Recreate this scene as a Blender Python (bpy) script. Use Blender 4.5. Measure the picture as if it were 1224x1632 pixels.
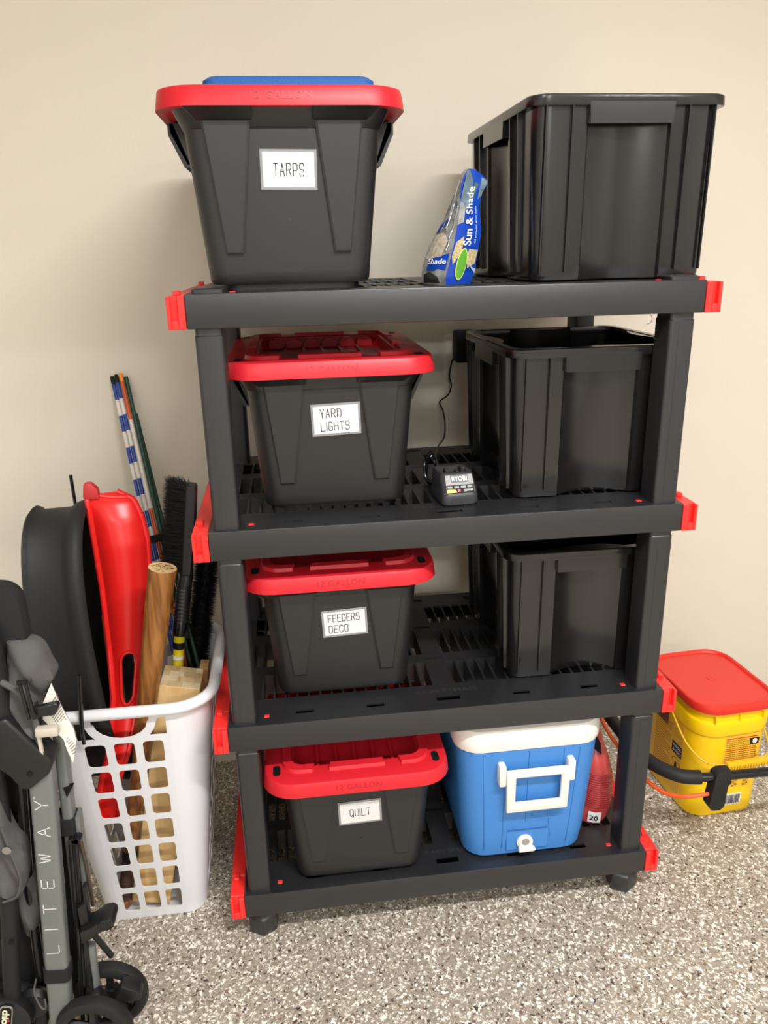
import bpy, bmesh, math, random
from mathutils import Vector, Matrix, geometry

S = bpy.context.scene
for o in list(bpy.data.objects):
    bpy.data.objects.remove(o)
COL = S.collection
rnd = random.Random(7)

# ------------------------------------------------------------------ camera
YAW, PITCH, ROLL = 0.1183, 0.3252, -0.0228
cd = bpy.data.cameras.new('camera')
cam = bpy.data.objects.new('camera', cd)
COL.objects.link(cam)
cd.sensor_fit = 'VERTICAL'
cd.sensor_height = 36.0
cd.lens = 1234.05 * 36.0 / 1632
cd.clip_start = 0.02
_f = Vector((math.sin(YAW) * math.cos(PITCH), math.cos(YAW) * math.cos(PITCH), -math.sin(PITCH)))
_r = Vector((math.cos(YAW), -math.sin(YAW), 0))
_u = _r.cross(_f)
_r2 = _r * math.cos(ROLL) + _u * math.sin(ROLL)
_u2 = _u * math.cos(ROLL) - _r * math.sin(ROLL)
_m = Matrix((_r2, _u2, -_f)).transposed().to_4x4()
_m.translation = Vector((-0.3026, -1.3963, 1.4931))
cam.matrix_world = _m
S.camera = cam

# ------------------------------------------------------------------ world, lights, exposure
w = bpy.data.worlds.new('world')
S.world = w
w.use_nodes = True
w.node_tree.nodes['Background'].inputs[0].default_value = (1.0, 0.93, 0.82, 1)
w.node_tree.nodes['Background'].inputs[1].default_value = 0.05


def area(name, loc, target, sx, sy, power, col):
    l = bpy.data.lights.new(name, 'AREA')
    l.shape = 'RECTANGLE'
    l.size, l.size_y = sx, sy
    l.energy = power
    l.color = col
    o = bpy.data.objects.new(name, l)
    COL.objects.link(o)
    o.location = loc
    o.rotation_euler = (Vector(target) - Vector(loc)).to_track_quat('-Z', 'Y').to_euler()
    return o


WARM = (1.0, 1.0, 1.0)
LIGHTS = [
    # x, y, z, length, width, power
    (0.45, -1.40, 2.66, 1.2, 0.12, 44),
    (1.9, -3.3, 2.66, 1.2, 0.12, 26),
    (-1.5, -3.0, 2.66, 1.2, 0.12, 22),
    (-0.1, -4.6, 2.66, 1.2, 0.12, 32),  # added as fill, to get light in under the decks
]
for lx, ly, lz, ls, lw, lp in LIGHTS:
    area('lamp_light', (lx, ly, lz - 0.012), (lx, ly, 0), ls, lw, lp, WARM)

S.view_settings.view_transform = 'Standard'
S.view_settings.look = 'None'
S.view_settings.gamma = 1
S.view_settings.use_curve_mapping = False
S.view_settings.exposure = 0.95


# ------------------------------------------------------------------ materials
def lin(c):
    return tuple(((v / 255) / 12.92 if v / 255 <= 0.04045 else ((v / 255 + 0.055) / 1.055) ** 2.4) for v in c) + (1,)


MATS = {}


def mat(name, rgb, rough=0.5, spec=0.5, metal=0.0, bump=0.0, bscale=200, var=0.0, vscale=8, trans=0.0, emit=None, sheen=0):
    if name in MATS:
        return MATS[name]
    m = bpy.data.materials.new(name)
    m.use_nodes = True
    nt = m.node_tree
    b = nt.nodes['Principled BSDF']
    b.inputs['Base Color'].default_value = lin(rgb)
    b.inputs['Roughness'].default_value = rough
    b.inputs['Specular IOR Level'].default_value = spec
    b.inputs['Metallic'].default_value = metal
    if trans:
        b.inputs['Alpha'].default_value = 1 - trans
    if emit:
        b.inputs['Emission Color'].default_value = lin(rgb)
        b.inputs['Emission Strength'].default_value = emit
    tc = nt.nodes.new('ShaderNodeTexCoord')
    if bump:
        n = nt.nodes.new('ShaderNodeTexNoise')
        n.inputs['Scale'].default_value = bscale
        n.inputs['Detail'].default_value = 3
        nt.links.new(tc.outputs['Object'], n.inputs['Vector'])
        bp = nt.nodes.new('ShaderNodeBump')
        bp.inputs['Strength'].default_value = bump
        bp.inputs['Distance'].default_value = 0.002
        nt.links.new(n.outputs['Fac'], bp.inputs['Height'])
        nt.links.new(bp.outputs['Normal'], b.inputs['Normal'])
    if var:
        n2 = nt.nodes.new('ShaderNodeTexNoise')
        n2.inputs['Scale'].default_value = vscale
        n2.inputs['Detail'].default_value = 4
        nt.links.new(tc.outputs['Object'], n2.inputs['Vector'])
        mr = nt.nodes.new('ShaderNodeMapRange')
        mr.inputs['From Min'].default_value = 0.3
        mr.inputs['From Max'].default_value = 0.7
        mr.inputs['To Min'].default_value = 1 - var
        mr.inputs['To Max'].default_value = 1 + var
        nt.links.new(n2.outputs['Fac'], mr.inputs['Value'])
        mx = nt.nodes.new('ShaderNodeMix')
        mx.data_type = 'RGBA'
        mx.blend_type = 'MULTIPLY'
        mx.inputs['Factor'].default_value = 1
        mx.inputs['A'].default_value = lin(rgb)
        nt.links.new(mr.outputs['Result'], mx.inputs['B'])
        nt.links.new(mx.outputs['Result'], b.inputs['Base Color'])
    MATS[name] = m
    return m


def wood(name, c1, c2, scale=(30, 30, 2.5), rough=0.45, dist=3.0):
    m = mat(name, c1, rough)
    nt = m.node_tree
    b = nt.nodes['Principled BSDF']
    tc = nt.nodes.new('ShaderNodeTexCoord')
    mp = nt.nodes.new('ShaderNodeMapping')
    mp.inputs['Scale'].default_value = scale
    nt.links.new(tc.outputs['Object'], mp.inputs['Vector'])
    n = nt.nodes.new('ShaderNodeTexNoise')
    n.inputs['Scale'].default_value = 3
    n.inputs['Detail'].default_value = 6
    n.inputs['Distortion'].default_value = dist * 0.2
    nt.links.new(mp.outputs['Vector'], n.inputs['Vector'])
    cr = nt.nodes.new('ShaderNodeValToRGB')
    cr.color_ramp.elements[0].position = 0.35
    cr.color_ramp.elements[0].color = lin(c2)
    cr.color_ramp.elements[1].position = 0.6
    cr.color_ramp.elements[1].color = lin(c1)
    nt.links.new(n.outputs['Fac'], cr.inputs['Fac'])
    nt.links.new(cr.outputs['Color'], b.inputs['Base Color'])
    return m


def flake_floor():
    m = mat('flake_epoxy', (160, 149, 134), 0.42, 0.4)
    nt = m.node_tree
    b = nt.nodes['Principled BSDF']
    tc = nt.nodes.new('ShaderNodeTexCoord')

    def layer(scale, seed):
        mp = nt.nodes.new('ShaderNodeMapping')
        mp.inputs['Location'].default_value = (seed, seed * 2, 0)
        nt.links.new(tc.outputs['Object'], mp.inputs['Vector'])
        nz = nt.nodes.new('ShaderNodeTexNoise')
        nz.inputs['Scale'].default_value = scale * 0.9
        nt.links.new(mp.outputs['Vector'], nz.inputs['Vector'])
        ad = nt.nodes.new('ShaderNodeMixRGB')
        ad.blend_type = 'LINEAR_LIGHT'
        ad.inputs['Fac'].default_value = 0.9 / scale
        nt.links.new(mp.outputs['Vector'], ad.inputs['Color1'])
        nt.links.new(nz.outputs['Color'], ad.inputs['Color2'])
        v = nt.nodes.new('ShaderNodeTexVoronoi')
        v.inputs['Scale'].default_value = scale
        nt.links.new(ad.outputs['Color'], v.inputs['Vector'])
        sp = nt.nodes.new('ShaderNodeSeparateColor')
        nt.links.new(v.outputs['Color'], sp.inputs['Color'])
        return sp
    base = (150, 138, 122)
    s1 = layer(185, 0.0)
    r1 = nt.nodes.new('ShaderNodeValToRGB')
    r1.color_ramp.interpolation = 'CONSTANT'
    e = r1.color_ramp.elements
    cols = [(0.0, (152, 141, 126)), (0.30, (163, 151, 136)), (0.44, (140, 128, 113)), (0.60, (232, 225, 212)),
            (0.76, (196, 186, 170)), (0.86, (70, 62, 55)), (0.91, (120, 98, 80)), (0.95, (240, 235, 226))]
    while len(e) < len(cols):
        e.new(0.5)
    for k, (p, c) in enumerate(cols):
        e[k].position = p
        e[k].color = lin(c)
    nt.links.new(s1.outputs[0], r1.inputs['Fac'])
    s2 = layer(330, 3.7)
    r2 = nt.nodes.new('ShaderNodeValToRGB')
    r2.color_ramp.interpolation = 'CONSTANT'
    e = r2.color_ramp.elements
    cols = [(0.0, (165, 154, 138)), (0.5, (143, 132, 117)), (0.75, (225, 218, 205)), (0.92, (60, 54, 48))]
    while len(e) < len(cols):
        e.new(0.5)
    for k, (p, c) in enumerate(cols):
        e[k].position = p
        e[k].color = lin(c)
    nt.links.new(s2.outputs[0], r2.inputs['Fac'])
    # choose between large and small flakes per large cell
    gt = nt.nodes.new('ShaderNodeMath')
    gt.operation = 'GREATER_THAN'
    gt.inputs[1].default_value = 0.55
    nt.links.new(s1.outputs[1], gt.inputs[0])
    mx = nt.nodes.new('ShaderNodeMix')
    mx.data_type = 'RGBA'
    nt.links.new(gt.outputs[0], mx.inputs['Factor'])
    nt.links.new(r1.outputs['Color'], mx.inputs['A'])
    nt.links.new(r2.outputs['Color'], mx.inputs['B'])
    nt.links.new(mx.outputs['Result'], b.inputs['Base Color'])
    bp = nt.nodes.new('ShaderNodeBump')
    bp.inputs['Strength'].default_value = 0.15
    bp.inputs['Distance'].default_value = 0.001
    nt.links.new(s1.outputs[1], bp.inputs['Height'])
    nt.links.new(bp.outputs['Normal'], b.inputs['Normal'])
    return m


BLACK = mat('black_plastic', (31, 31, 33), 0.4, 0.8, bump=0.05, bscale=900)
TOTE = mat('tote_black_plastic', (26, 26, 26), 0.42, 0.7, bump=0.06, bscale=700)
BIN = mat('glossy_black_plastic', (22, 21, 21), 0.2, 0.8, bump=0.02, bscale=30)
DARK = mat('deep_black', (16, 16, 17), 0.6, 0.3)
GLOSSB = mat('gloss_black', (22, 22, 23), 0.22, 0.5)
RUBBER = mat('black_rubber', (32, 31, 31), 0.6, 0.35, bump=0.05)
LIDRED = mat('lid_red', (205, 30, 42), 0.42, 0.45, bump=0.03, bscale=600)
LIDRED_SHADE = mat('lid_red_emboss_shade', (178, 24, 36), 0.35, 0.5)  # darker red paints the shading of letters moulded in the lid
CLIPRED = mat('clip_red', (240, 48, 44), 0.38, 0.45)
WHITE = mat('white_plastic', (232, 232, 234), 0.4, 0.45)
PAPER = mat('paper', (222, 221, 220), 0.7, 0.3)
INK = mat('ink', (30, 30, 32), 0.7, 0.2)
SLEEVE = mat('clear_sleeve', (165, 165, 165), 0.15, 0.6, trans=0.35)
BLUE = mat('cooler_blue', (66, 130, 200), 0.42, 0.45, bump=0.25, bscale=330)
BLUE_SHADE = mat('cooler_blue_shade', (44, 98, 165), 0.5, 0.3)  # darker blue paints shade into the moulded lines of the body
CWHITE = mat('cooler_white', (236, 231, 220), 0.42, 0.45, bump=0.15, bscale=330)
YELLOW = mat('bucket_yellow', (250, 205, 10), 0.35, 0.5)
BLIDRED = mat('bucket_lid_red', (222, 50, 38), 0.32, 0.5)
TARPBLUE = mat('tarp_blue', (40, 95, 165), 0.6, 0.3, bump=0.4, bscale=350)
GREY = mat('frame_grey', (118, 122, 119), 0.38, 0.5, metal=0.2)
FABRIC = mat('grey_fabric', (92, 90, 88), 0.9, 0.2, bump=0.5, bscale=1200, var=0.12, vscale=25)
FABRIC2 = mat('dark_fabric', (40, 40, 41), 0.9, 0.2, bump=0.4, bscale=1200)
WALL = mat('cream_wall_paint', (226, 217, 199), 0.65, 0.3, bump=0.12, bscale=140, var=0.012, vscale=2)
CEIL = mat('ceiling_white', (228, 227, 225), 0.8, 0.2)
SIDEWALL = mat('side_wall_paint', (206, 203, 197), 0.8, 0.2)
FLOOR = flake_floor()
STEEL = mat('steel', (190, 190, 190), 0.25, 0.5, metal=1.0)


# ------------------------------------------------------------------ mesh building
class M:
    def __init__(s):
        s.v, s.f, s.mi = [], [], []

    def add(s, vs, fs, mi=0):
        n = len(s.v)
        s.v += [tuple(p) for p in vs]
        s.f += [tuple(i + n for i in f) for f in fs]
        s.mi += [mi] * len(fs)
        return s

    def join(s, o, mi=None):
        n = len(s.v)
        s.v += o.v
        s.f += [tuple(i + n for i in f) for f in o.f]
        s.mi += (o.mi if mi is None else [mi] * len(o.f))
        return s

    def xf(s, m):
        s.v = [tuple(m @ Vector(p)) for p in s.v]
        return s

    def map(s, fn):
        s.v = [tuple(fn(*p)) for p in s.v]
        return s

    def box(s, x0, x1, y0, y1, z0, z1, mi=0):
        vs = [(x, y, z) for z in (z0, z1) for y in (y0, y1) for x in (x0, x1)]
        fs = [(0, 2, 3, 1), (4, 5, 7, 6), (0, 1, 5, 4), (2, 6, 7, 3), (0, 4, 6, 2), (1, 3, 7, 5)]
        return s.add(vs, fs, mi)

    def loft(s, loops, cap0=True, cap1=True, closed=True, mi=0):
        n = len(loops[0])
        vs = [p for l in loops for p in l]
        fs = []
        for a in range(len(loops) - 1):
            for k in range(n if closed else n - 1):
                k2 = (k + 1) % n
                fs.append((a * n + k, a * n + k2, (a + 1) * n + k2, (a + 1) * n + k))
        if cap0:
            fs.append(tuple(reversed(range(n))))
        if cap1:
            b = (len(loops) - 1) * n
            fs.append(tuple(b + k for k in range(n)))
        return s.add(vs, fs, mi)

    def tube(s, pts, r, n=10, caps=True, mi=0, flat=1.0):
        pts = [Vector(p) for p in pts]
        rs = r if isinstance(r, (list, tuple)) else [r] * len(pts)
        loops = []
        up = None
        for i, p in enumerate(pts):
            t = (pts[min(i + 1, len(pts) - 1)] - pts[max(i - 1, 0)])
            if t.length < 1e-9:
                t = Vector((0, 0, 1))
            t.normalize()
            if up is None:
                up = Vector((0, 0, 1)) if abs(t.z) < 0.9 else Vector((0, 1, 0))
            a = t.cross(up)
            if a.length < 1e-6:
                a = t.cross(Vector((1, 0, 0)))
            a.normalize()
            b2 = a.cross(t).normalized()
            up = b2
            loops.append([tuple(p + a * math.cos(2 * math.pi * k / n) * rs[i] + b2 * math.sin(2 * math.pi * k / n) * rs[i] * flat) for k in range(n)])
        return s.loft(loops, caps, caps, mi=mi)

    def lathe(s, prof, n=32, mi=0, c0=False, c1=False):
        # prof: (r, z) about z axis
        loops = [[(r * math.cos(2 * math.pi * k / n), r * math.sin(2 * math.pi * k / n), z) for k in range(n)] for r, z in prof]
        return s.loft(loops, c0, c1, mi=mi)

    def prism(s, poly, fn, mi=0):
        """poly (list of 2d) extruded; fn(u,v,side) -> 3d, side 0/1"""
        n = len(poly)
        vs = [fn(u, v, 0) for u, v in poly] + [fn(u, v, 1) for u, v in poly]
        fs = [tuple(reversed(range(n))), tuple(range(n, 2 * n))] + [(k, (k + 1) % n, n + (k + 1) % n, n + k) for k in range(n)]
        return s.add(vs, fs, mi)

    def plate(s, outer, holes, fn, mi=0):
        polys = [outer] + holes
        flat = [p for l in polys for p in l]
        tris = geometry.tessellate_polygon([[Vector((u, v, 0)) for u, v in l] for l in polys])
        N = len(flat)
        vs = [fn(u, v, 0) for u, v in flat] + [fn(u, v, 1) for u, v in flat]
        fs = [tuple(t) for t in tris] + [tuple(i + N for i in reversed(t)) for t in tris]
        b = 0
        for l in polys:
            n = len(l)
            fs += [(b + k, b + (k + 1) % n, N + b + (k + 1) % n, N + b + k) for k in range(n)]
            b += n
        return s.add(vs, fs, mi)

    def bev(s, off, seg=2, ang=40):
        bm = bmesh.new()
        vv = [bm.verts.new(p) for p in s.v]
        for f in s.f:
            try:
                bm.faces.new([vv[i] for i in f])
            except ValueError:
                pass
        bmesh.ops.recalc_face_normals(bm, faces=bm.faces)
        es = [e for e in bm.edges if len(e.link_faces) == 2 and e.calc_face_angle(0) > math.radians(ang)]
        bmesh.ops.bevel(bm, geom=es, offset=off, segments=seg, affect='EDGES', profile=0.5, clamp_overlap=True)
        bm.verts.index_update()
        s.v = [tuple(v.co) for v in bm.verts]
        s.f = [tuple(v.index for v in f.verts) for f in bm.faces]
        s.mi = [0] * len(s.f)
        bm.free()
        return s

    def build(s, name, mats, parent=None, world=False, smooth=35, recalc=True, kind=None, label=None):
        me = bpy.data.meshes.new(name)
        vs = s.v
        if world and parent is not None:
            q = Vector(parent.location)
            if parent.parent is not None:
                q = q + Vector(parent.parent.location)
            vs = [tuple(Vector(p) - q) for p in s.v]
        me.from_pydata(vs, [], s.f)
        ms = mats if isinstance(mats, (list, tuple)) else [mats]
        for m in ms:
            me.materials.append(m)
        if len(ms) > 1:
            me.polygons.foreach_set('material_index', s.mi)
        if recalc:
            bm = bmesh.new()
            bm.from_mesh(me)
            bmesh.ops.recalc_face_normals(bm, faces=bm.faces)
            bm.to_mesh(me)
            bm.free()
        if smooth:
            me.shade_smooth()
            me.set_sharp_from_angle(angle=math.radians(smooth))
        me.update()
        o = bpy.data.objects.new(name, me)
        COL.objects.link(o)
        if parent is not None:
            o.parent = parent
        if kind:
            o['kind'] = kind
        if label:
            o['label'] = label
        return o


def thing(name, label, cat, loc=(0, 0, 0), rotz=0.0, group=None):
    o = bpy.data.objects.new(name, None)
    COL.objects.link(o)
    o.empty_display_size = 0.05
    o.location = loc
    o.rotation_euler = (0, 0, rotz)
    o['label'] = label
    o['category'] = cat
    if group:
        o['group'] = group
    return o


def tag(o, label, cat, group=None):
    o['label'] = label
    o['category'] = cat
    if group:
        o['group'] = group
    return o


def rr(w_, d, r, z=None, n=5, cx=0, cy=0):
    """rounded rectangle, counter-clockwise from the right edge"""
    r = min(r, w_ / 2 - 1e-4, d / 2 - 1e-4)
    out = []
    for sx, sy, a0 in ((1, 1, 0), (-1, 1, 90), (-1, -1, 180), (1, -1, 270)):
        for k in range(n + 1):
            a = math.radians(a0 + 90 * k / n)
            out.append((cx + sx * (w_ / 2 - r) + r * math.cos(a), cy + sy * (d / 2 - r) + r * math.sin(a)))
    if z is None:
        return out
    return [(x, y, z) for x, y in out]


def spline(pts, n=8):
    """Catmull-Rom through points"""
    P = [Vector(p) for p in pts]
    P = [P[0] * 2 - P[1]] + P + [P[-1] * 2 - P[-2]]
    out = []
    for i in range(1, len(P) - 2):
        for k in range(n):
            t = k / n
            a, b, c, d = P[i - 1], P[i], P[i + 1], P[i + 2]
            out.append(0.5 * ((2 * b) + (c - a) * t + (2 * a - 5 * b + 4 * c - d) * t * t + (3 * b - a - 3 * c + d) * t ** 3))
    out.append(P[-2])
    return out


def interp(tab, z):
    """piecewise linear table [(z, a, b, ...)]"""
    for i in range(len(tab) - 1):
        if z <= tab[i + 1][0] or i == len(tab) - 2:
            t = (z - tab[i][0]) / (tab[i + 1][0] - tab[i][0])
            return [a + (b - a) * t for a, b in zip(tab[i][1:], tab[i + 1][1:])]


def font(text, width, height, bold=0.0, sp=1.0):
    """text centred on the origin as flat triangles in (x, z), facing -y"""
    c = bpy.data.curves.new('lettering', 'FONT')
    c.body = text
    c.offset = bold
    c.space_character = sp
    c.resolution_u = 3
    o = bpy.data.objects.new('lettering', c)
    COL.objects.link(o)
    bpy.context.view_layer.update()
    me = bpy.data.meshes.new_from_object(o.evaluated_get(bpy.context.evaluated_depsgraph_get()))
    vs = [tuple(v.co) for v in me.vertices]
    fs = [tuple(p.vertices) for p in me.polygons]
    bpy.data.objects.remove(o)
    bpy.data.curves.remove(c)
    bpy.data.meshes.remove(me)
    x0, x1 = min(v[0] for v in vs), max(v[0] for v in vs)
    y0, y1 = min(v[1] for v in vs), max(v[1] for v in vs)
    m = M()
    m.add([((v[0] - (x0 + x1) / 2) / (x1 - x0) * width, 0, (v[1] - (y0 + y1) / 2) / (y1 - y0) * height) for v in vs], fs)
    return m


STROKES = {
    'T': [[(0, 1), (1, 1)], [(.5, 1), (.5, 0)]],
    'A': [[(0, 0), (.5, 1), (1, 0)], [(.2, .36), (.8, .36)]],
    'R': [[(0, 0), (0, 1), (.75, 1), (1, .86), (1, .6), (.75, .47), (0, .47)], [(.55, .47), (1, 0)]],
    'P': [[(0, 0), (0, 1), (.75, 1), (1, .86), (1, .57), (.75, .43), (0, .43)]],
    'S': [[(1, .82), (.85, 1), (.15, 1), (0, .86), (0, .62), (.15, .53), (.85, .47), (1, .38), (1, .14), (.85, 0), (.15, 0), (0, .18)]],
    'Y': [[(0, 1), (.5, .45), (1, 1)], [(.5, .45), (.5, 0)]],
    'D': [[(0, 0), (0, 1), (.72, 1), (1, .85), (1, .15), (.72, 0), (0, 0)]],
    'L': [[(0, 1), (0, 0), (1, 0)]],
    'I': [[(.5, 0), (.5, 1)]],
    'G': [[(1, .8), (.8, 1), (.2, 1), (0, .85), (0, .15), (.2, 0), (.8, 0), (1, .15), (1, .46), (.55, .46)]],
    'H': [[(0, 0), (0, 1)], [(1, 0), (1, 1)], [(0, .5), (1, .5)]],
    'F': [[(0, 0), (0, 1), (1, 1)], [(0, .52), (.8, .52)]],
    'E': [[(1, 0), (0, 0), (0, 1), (1, 1)], [(0, .52), (.8, .52)]],
    'C': [[(1, .8), (.8, 1), (.2, 1), (0, .85), (0, .15), (.2, 0), (.8, 0), (1, .2)]],
    'O': [[(.2, 0), (0, .15), (0, .85), (.2, 1), (.8, 1), (1, .85), (1, .15), (.8, 0), (.2, 0)]],
    'Q': [[(.2, 0), (0, .15), (0, .85), (.2, 1), (.8, 1), (1, .85), (1, .15), (.8, 0), (.2, 0)], [(.6, .2), (1.05, -.08)]],
    'U': [[(0, 1), (0, .15), (.2, 0), (.8, 0), (1, .15), (1, 1)]],
    'W': [[(0, 1), (.25, 0), (.5, 1), (.75, 0), (1, 1)]],
}


def strokes(text, h, lw, gap, t):
    """thin stroke lettering in the x-z plane, starting at the origin, facing -y"""
    m = M()
    x = 0
    for ch in text:
        wl = 0 if ch == 'I' else lw
        if ch != ' ':
            for pl in STROKES[ch]:
                for (a, b), (c, d) in zip(pl[:-1], pl[1:]):
                    ax = x + (a * wl if wl else 0)
                    cx = x + (c * wl if wl else 0)
                    az, cz = b * h, d * h
                    dx, dz = cx - ax, cz - az
                    L_ = math.hypot(dx, dz) or 1
                    ux, uz = dx / L_ * t / 2, dz / L_ * t / 2
                    nx, nz = -uz, ux
                    m.add([(ax - ux + nx, 0, az - uz + nz), (ax - ux - nx, 0, az - uz - nz), (cx + ux - nx, 0, cz + uz - nz), (cx + ux + nx, 0, cz + uz + nz)], [(0, 1, 2, 3)])
        x += wl + gap
    m.width = x - gap
    return m


def struct(name, m, material):
    o = m.build(name, material, smooth=0)
    o['kind'] = 'structure'
    return o


# ------------------------------------------------------------------ setting
def wall_y(x):
    return 0.7056 + 0.0278 * x


struct('floor', M().box(-2.6, 3.2, -5.2, 0.9, -0.1, 0.0), FLOOR)
mw = M()
mw.box(-2.7, 3.3, 0, 0.12, -0.1, 2.75)
mw.v = [(x, y + wall_y(x), z) for x, y, z in mw.v]
struct('wall_back', mw, WALL)
struct('wall_left', M().box(-2.7, -2.6, -5.3, 0.6, 0, 2.75), SIDEWALL)
struct('wall_right', M().box(3.2, 3.3, -5.3, 0.75, 0, 2.75), SIDEWALL)
struct('wall_front', M().box(-2.7, 3.3, -5.3, -5.2, 0, 2.75), SIDEWALL)
struct('ceiling', M().box(-2.7, 3.3, -5.3, 0.95, 2.75, 2.85), CEIL)
LAMPW = mat('lamp_housing', (235, 235, 235), 0.5)
for k, (lx, ly, lz, ls, lw, lp) in enumerate(LIGHTS):
    t = thing('ceiling_light', ['white strip ceiling light nearest the shelf', 'white strip ceiling light at the far right of the garage', 'white strip ceiling light at the far left of the garage', 'white strip ceiling light added as fill at the back of the garage'][k], 'light', (lx, ly, lz), 0, 'garage strip lights')
    M().box(-ls / 2 - 0.03, ls / 2 + 0.03, -lw / 2 - 0.03, lw / 2 + 0.03, 0.0, 0.09).bev(0.01).build('housing', LAMPW, t)

# ------------------------------------------------------------------ shelving unit
Z1, Z2, Z3, Z4 = 0.132, 0.5705, 0.9988, 1.4307
W2, D, T = 0.471, 0.571, 0.059
shelf = thing('shelving_unit', 'black four tier plastic shelving unit with red side rails against the cream wall', 'shelf', (0, 0, 0))


def deck_mesh():
    holes = []
    P_ = 0.0253
    for y0, y1 in ((0.099, 0.200), (0.239, 0.361), (0.400, 0.495)):
        for sgn in (-1, 1):
            for k in range(16):
                a = 0.024 + k * P_
                b = a + 0.0208
                if b > 0.425:
                    continue
                holes.append((sgn * a, sgn * b, y0, y1) if sgn > 0 else (-b, -a, y0, y1))
    for yy in (0.033, 0.529):
        for xc in (-0.311, -0.16, 0.162, 0.316):
            holes.append((xc - 0.019, xc + 0.019, yy, yy + 0.0125))
        holes.append((-0.026, 0.026, yy + 0.001, yy + 0.019))
    for yy in (0.213, 0.372):
        holes.append((-0.024, 0.021, yy, yy + 0.011))
    # cells: split the plate into strips between hole rows so the number of faces stays small
    m = M()
    yb = sorted({0.004, D - 0.004} | {h[2] for h in holes} | {h[3] for h in holes})
    z1 = 0.0
    for ya, yb_ in zip(yb[:-1], yb[1:]):
        z0 = -0.004 if (yb_ < 0.0995 or ya > 0.4945) else -0.050
        ym = (ya + yb_) / 2
        hs = sorted([h for h in holes if h[2] < ym < h[3]])
        x = -W2 + 0.003
        for h in hs + [(W2 - 0.003, 0, 0, 0)]:
            if h[0] > x + 1e-6:
                m.box(x, h[0], ya, yb_, z0, z1)
            x = h[1]
    m.box(-W2 + 0.003, W2 - 0.003, 0.006, 0.098, -0.036, -0.034)
    m.box(-W2 + 0.003, W2 - 0.003, 0.496, D - 0.006, -0.036, -0.034)
    m.box(-W2 + 0.003, W2 - 0.003, 0.0955, 0.0985, -0.036, -0.002)
    return m


def fascia():
    m = M()
    m.box(-W2, W2, 0, 0.006, -T, 0.0)
    m.box(-W2, W2, D - 0.006, D, -T, 0.0)
    m.box(-W2, -W2 + 0.006, 0.006, D - 0.006, -T, 0)
    m.box(W2 - 0.006, W2, 0.006, D - 0.006, -T, 0)
    return m.bev(0.0022)


def rail(sgn):
    m = M()
    # a long moulded rail with a hooked end at front and back: slot in the end, notch on top
    xa, xb = W2 + 0.0005, W2 + 0.031
    m.box(xa, xb, 0.07, D - 0.07, -T + 0.016, -0.004)
    for y0, y1, s in ((-0.002, 0.07, -1), (D - 0.07, D + 0.002, 1)):
        yo = y0 if s < 0 else y1
        yi = y1 if s < 0 else y0
        a, b = sorted((yo - s * 0.012, yi))
        m.box(xa, xb, a, b, -T, -0.004)
        a, b = sorted((yo, yo - s * 0.012))
        m.box(xa, xa + 0.012, a, b, -T, -0.004)
        m.box(xb - 0.0065, xb, a, b, -T, -0.004)
        m.box(xa + 0.012, xb - 0.0065, a, b, -T, -T + 0.016)
    m.box(xb - 0.018, xb - 0.006, 0.052, 0.068, -0.004, 0.004)
    m.box(xb - 0.018, xb - 0.006, D - 0.068, D - 0.052, -0.004, 0.004)
    m.bev(0.0012, 1)
    if sgn < 0:
        m.v = [(-x, y, z) for x, y, z in m.v]
    return m


dm = deck_mesh().join(fascia())
ember = font('CRAFTSMAN', 0.135, 0.013, 0.01).map(lambda x, y, z: (x, 0.0705 + z, 0.0006))
first = None
for k, z in enumerate((Z1, Z2, Z3, Z4)):
    if first is None:
        d = dm.build('shelf_deck', BLACK, shelf, smooth=30)
        kids = [rail(-1).build('side_rail', CLIPRED, d, label='red side rail'), rail(1).build('side_rail', CLIPRED, d, label='red side rail')]
        for sx in (-0.391, 0.391):
            for yy in (0.033, D - 0.033):
                kids.append(M().box(sx - 0.0055, sx + 0.0055, yy - 0.005, yy + 0.005, -0.004, 0.0012).bev(0.001, 1).build('locking_pin', CLIPRED, d, label='small red locking pin'))
        kids.append(ember.build('lettering', mat('emboss_glint', (52, 52, 52), 0.22), d, smooth=0))  # grey lighter than the deck paints the glint on its moulded letters
        first = d
        d.location = (0, 0, z)
        firstkids = kids
    else:
        d = first.copy()
        COL.objects.link(d)
        d.parent = shelf
        d.location = (0, 0, z)
        for c in firstkids:
            e = c.copy()
            COL.objects.link(e)
            e.parent = d
# posts
PX0, PX1 = 0.411, 0.461


def post(h):
    m = M()
    r = 0.008
    m.loft([rr(0.050, 0.066, r, 0.0), rr(0.050, 0.066, r, h - 0.014), rr(0.0475, 0.063, r, h - 0.012), rr(0.0475, 0.063, r, h)])
    # moulded seam down the front face
    m.box(-0.0065, -0.0055, -0.0334, -0.0328, 0.006, h - 0.02)
    return m


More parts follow.
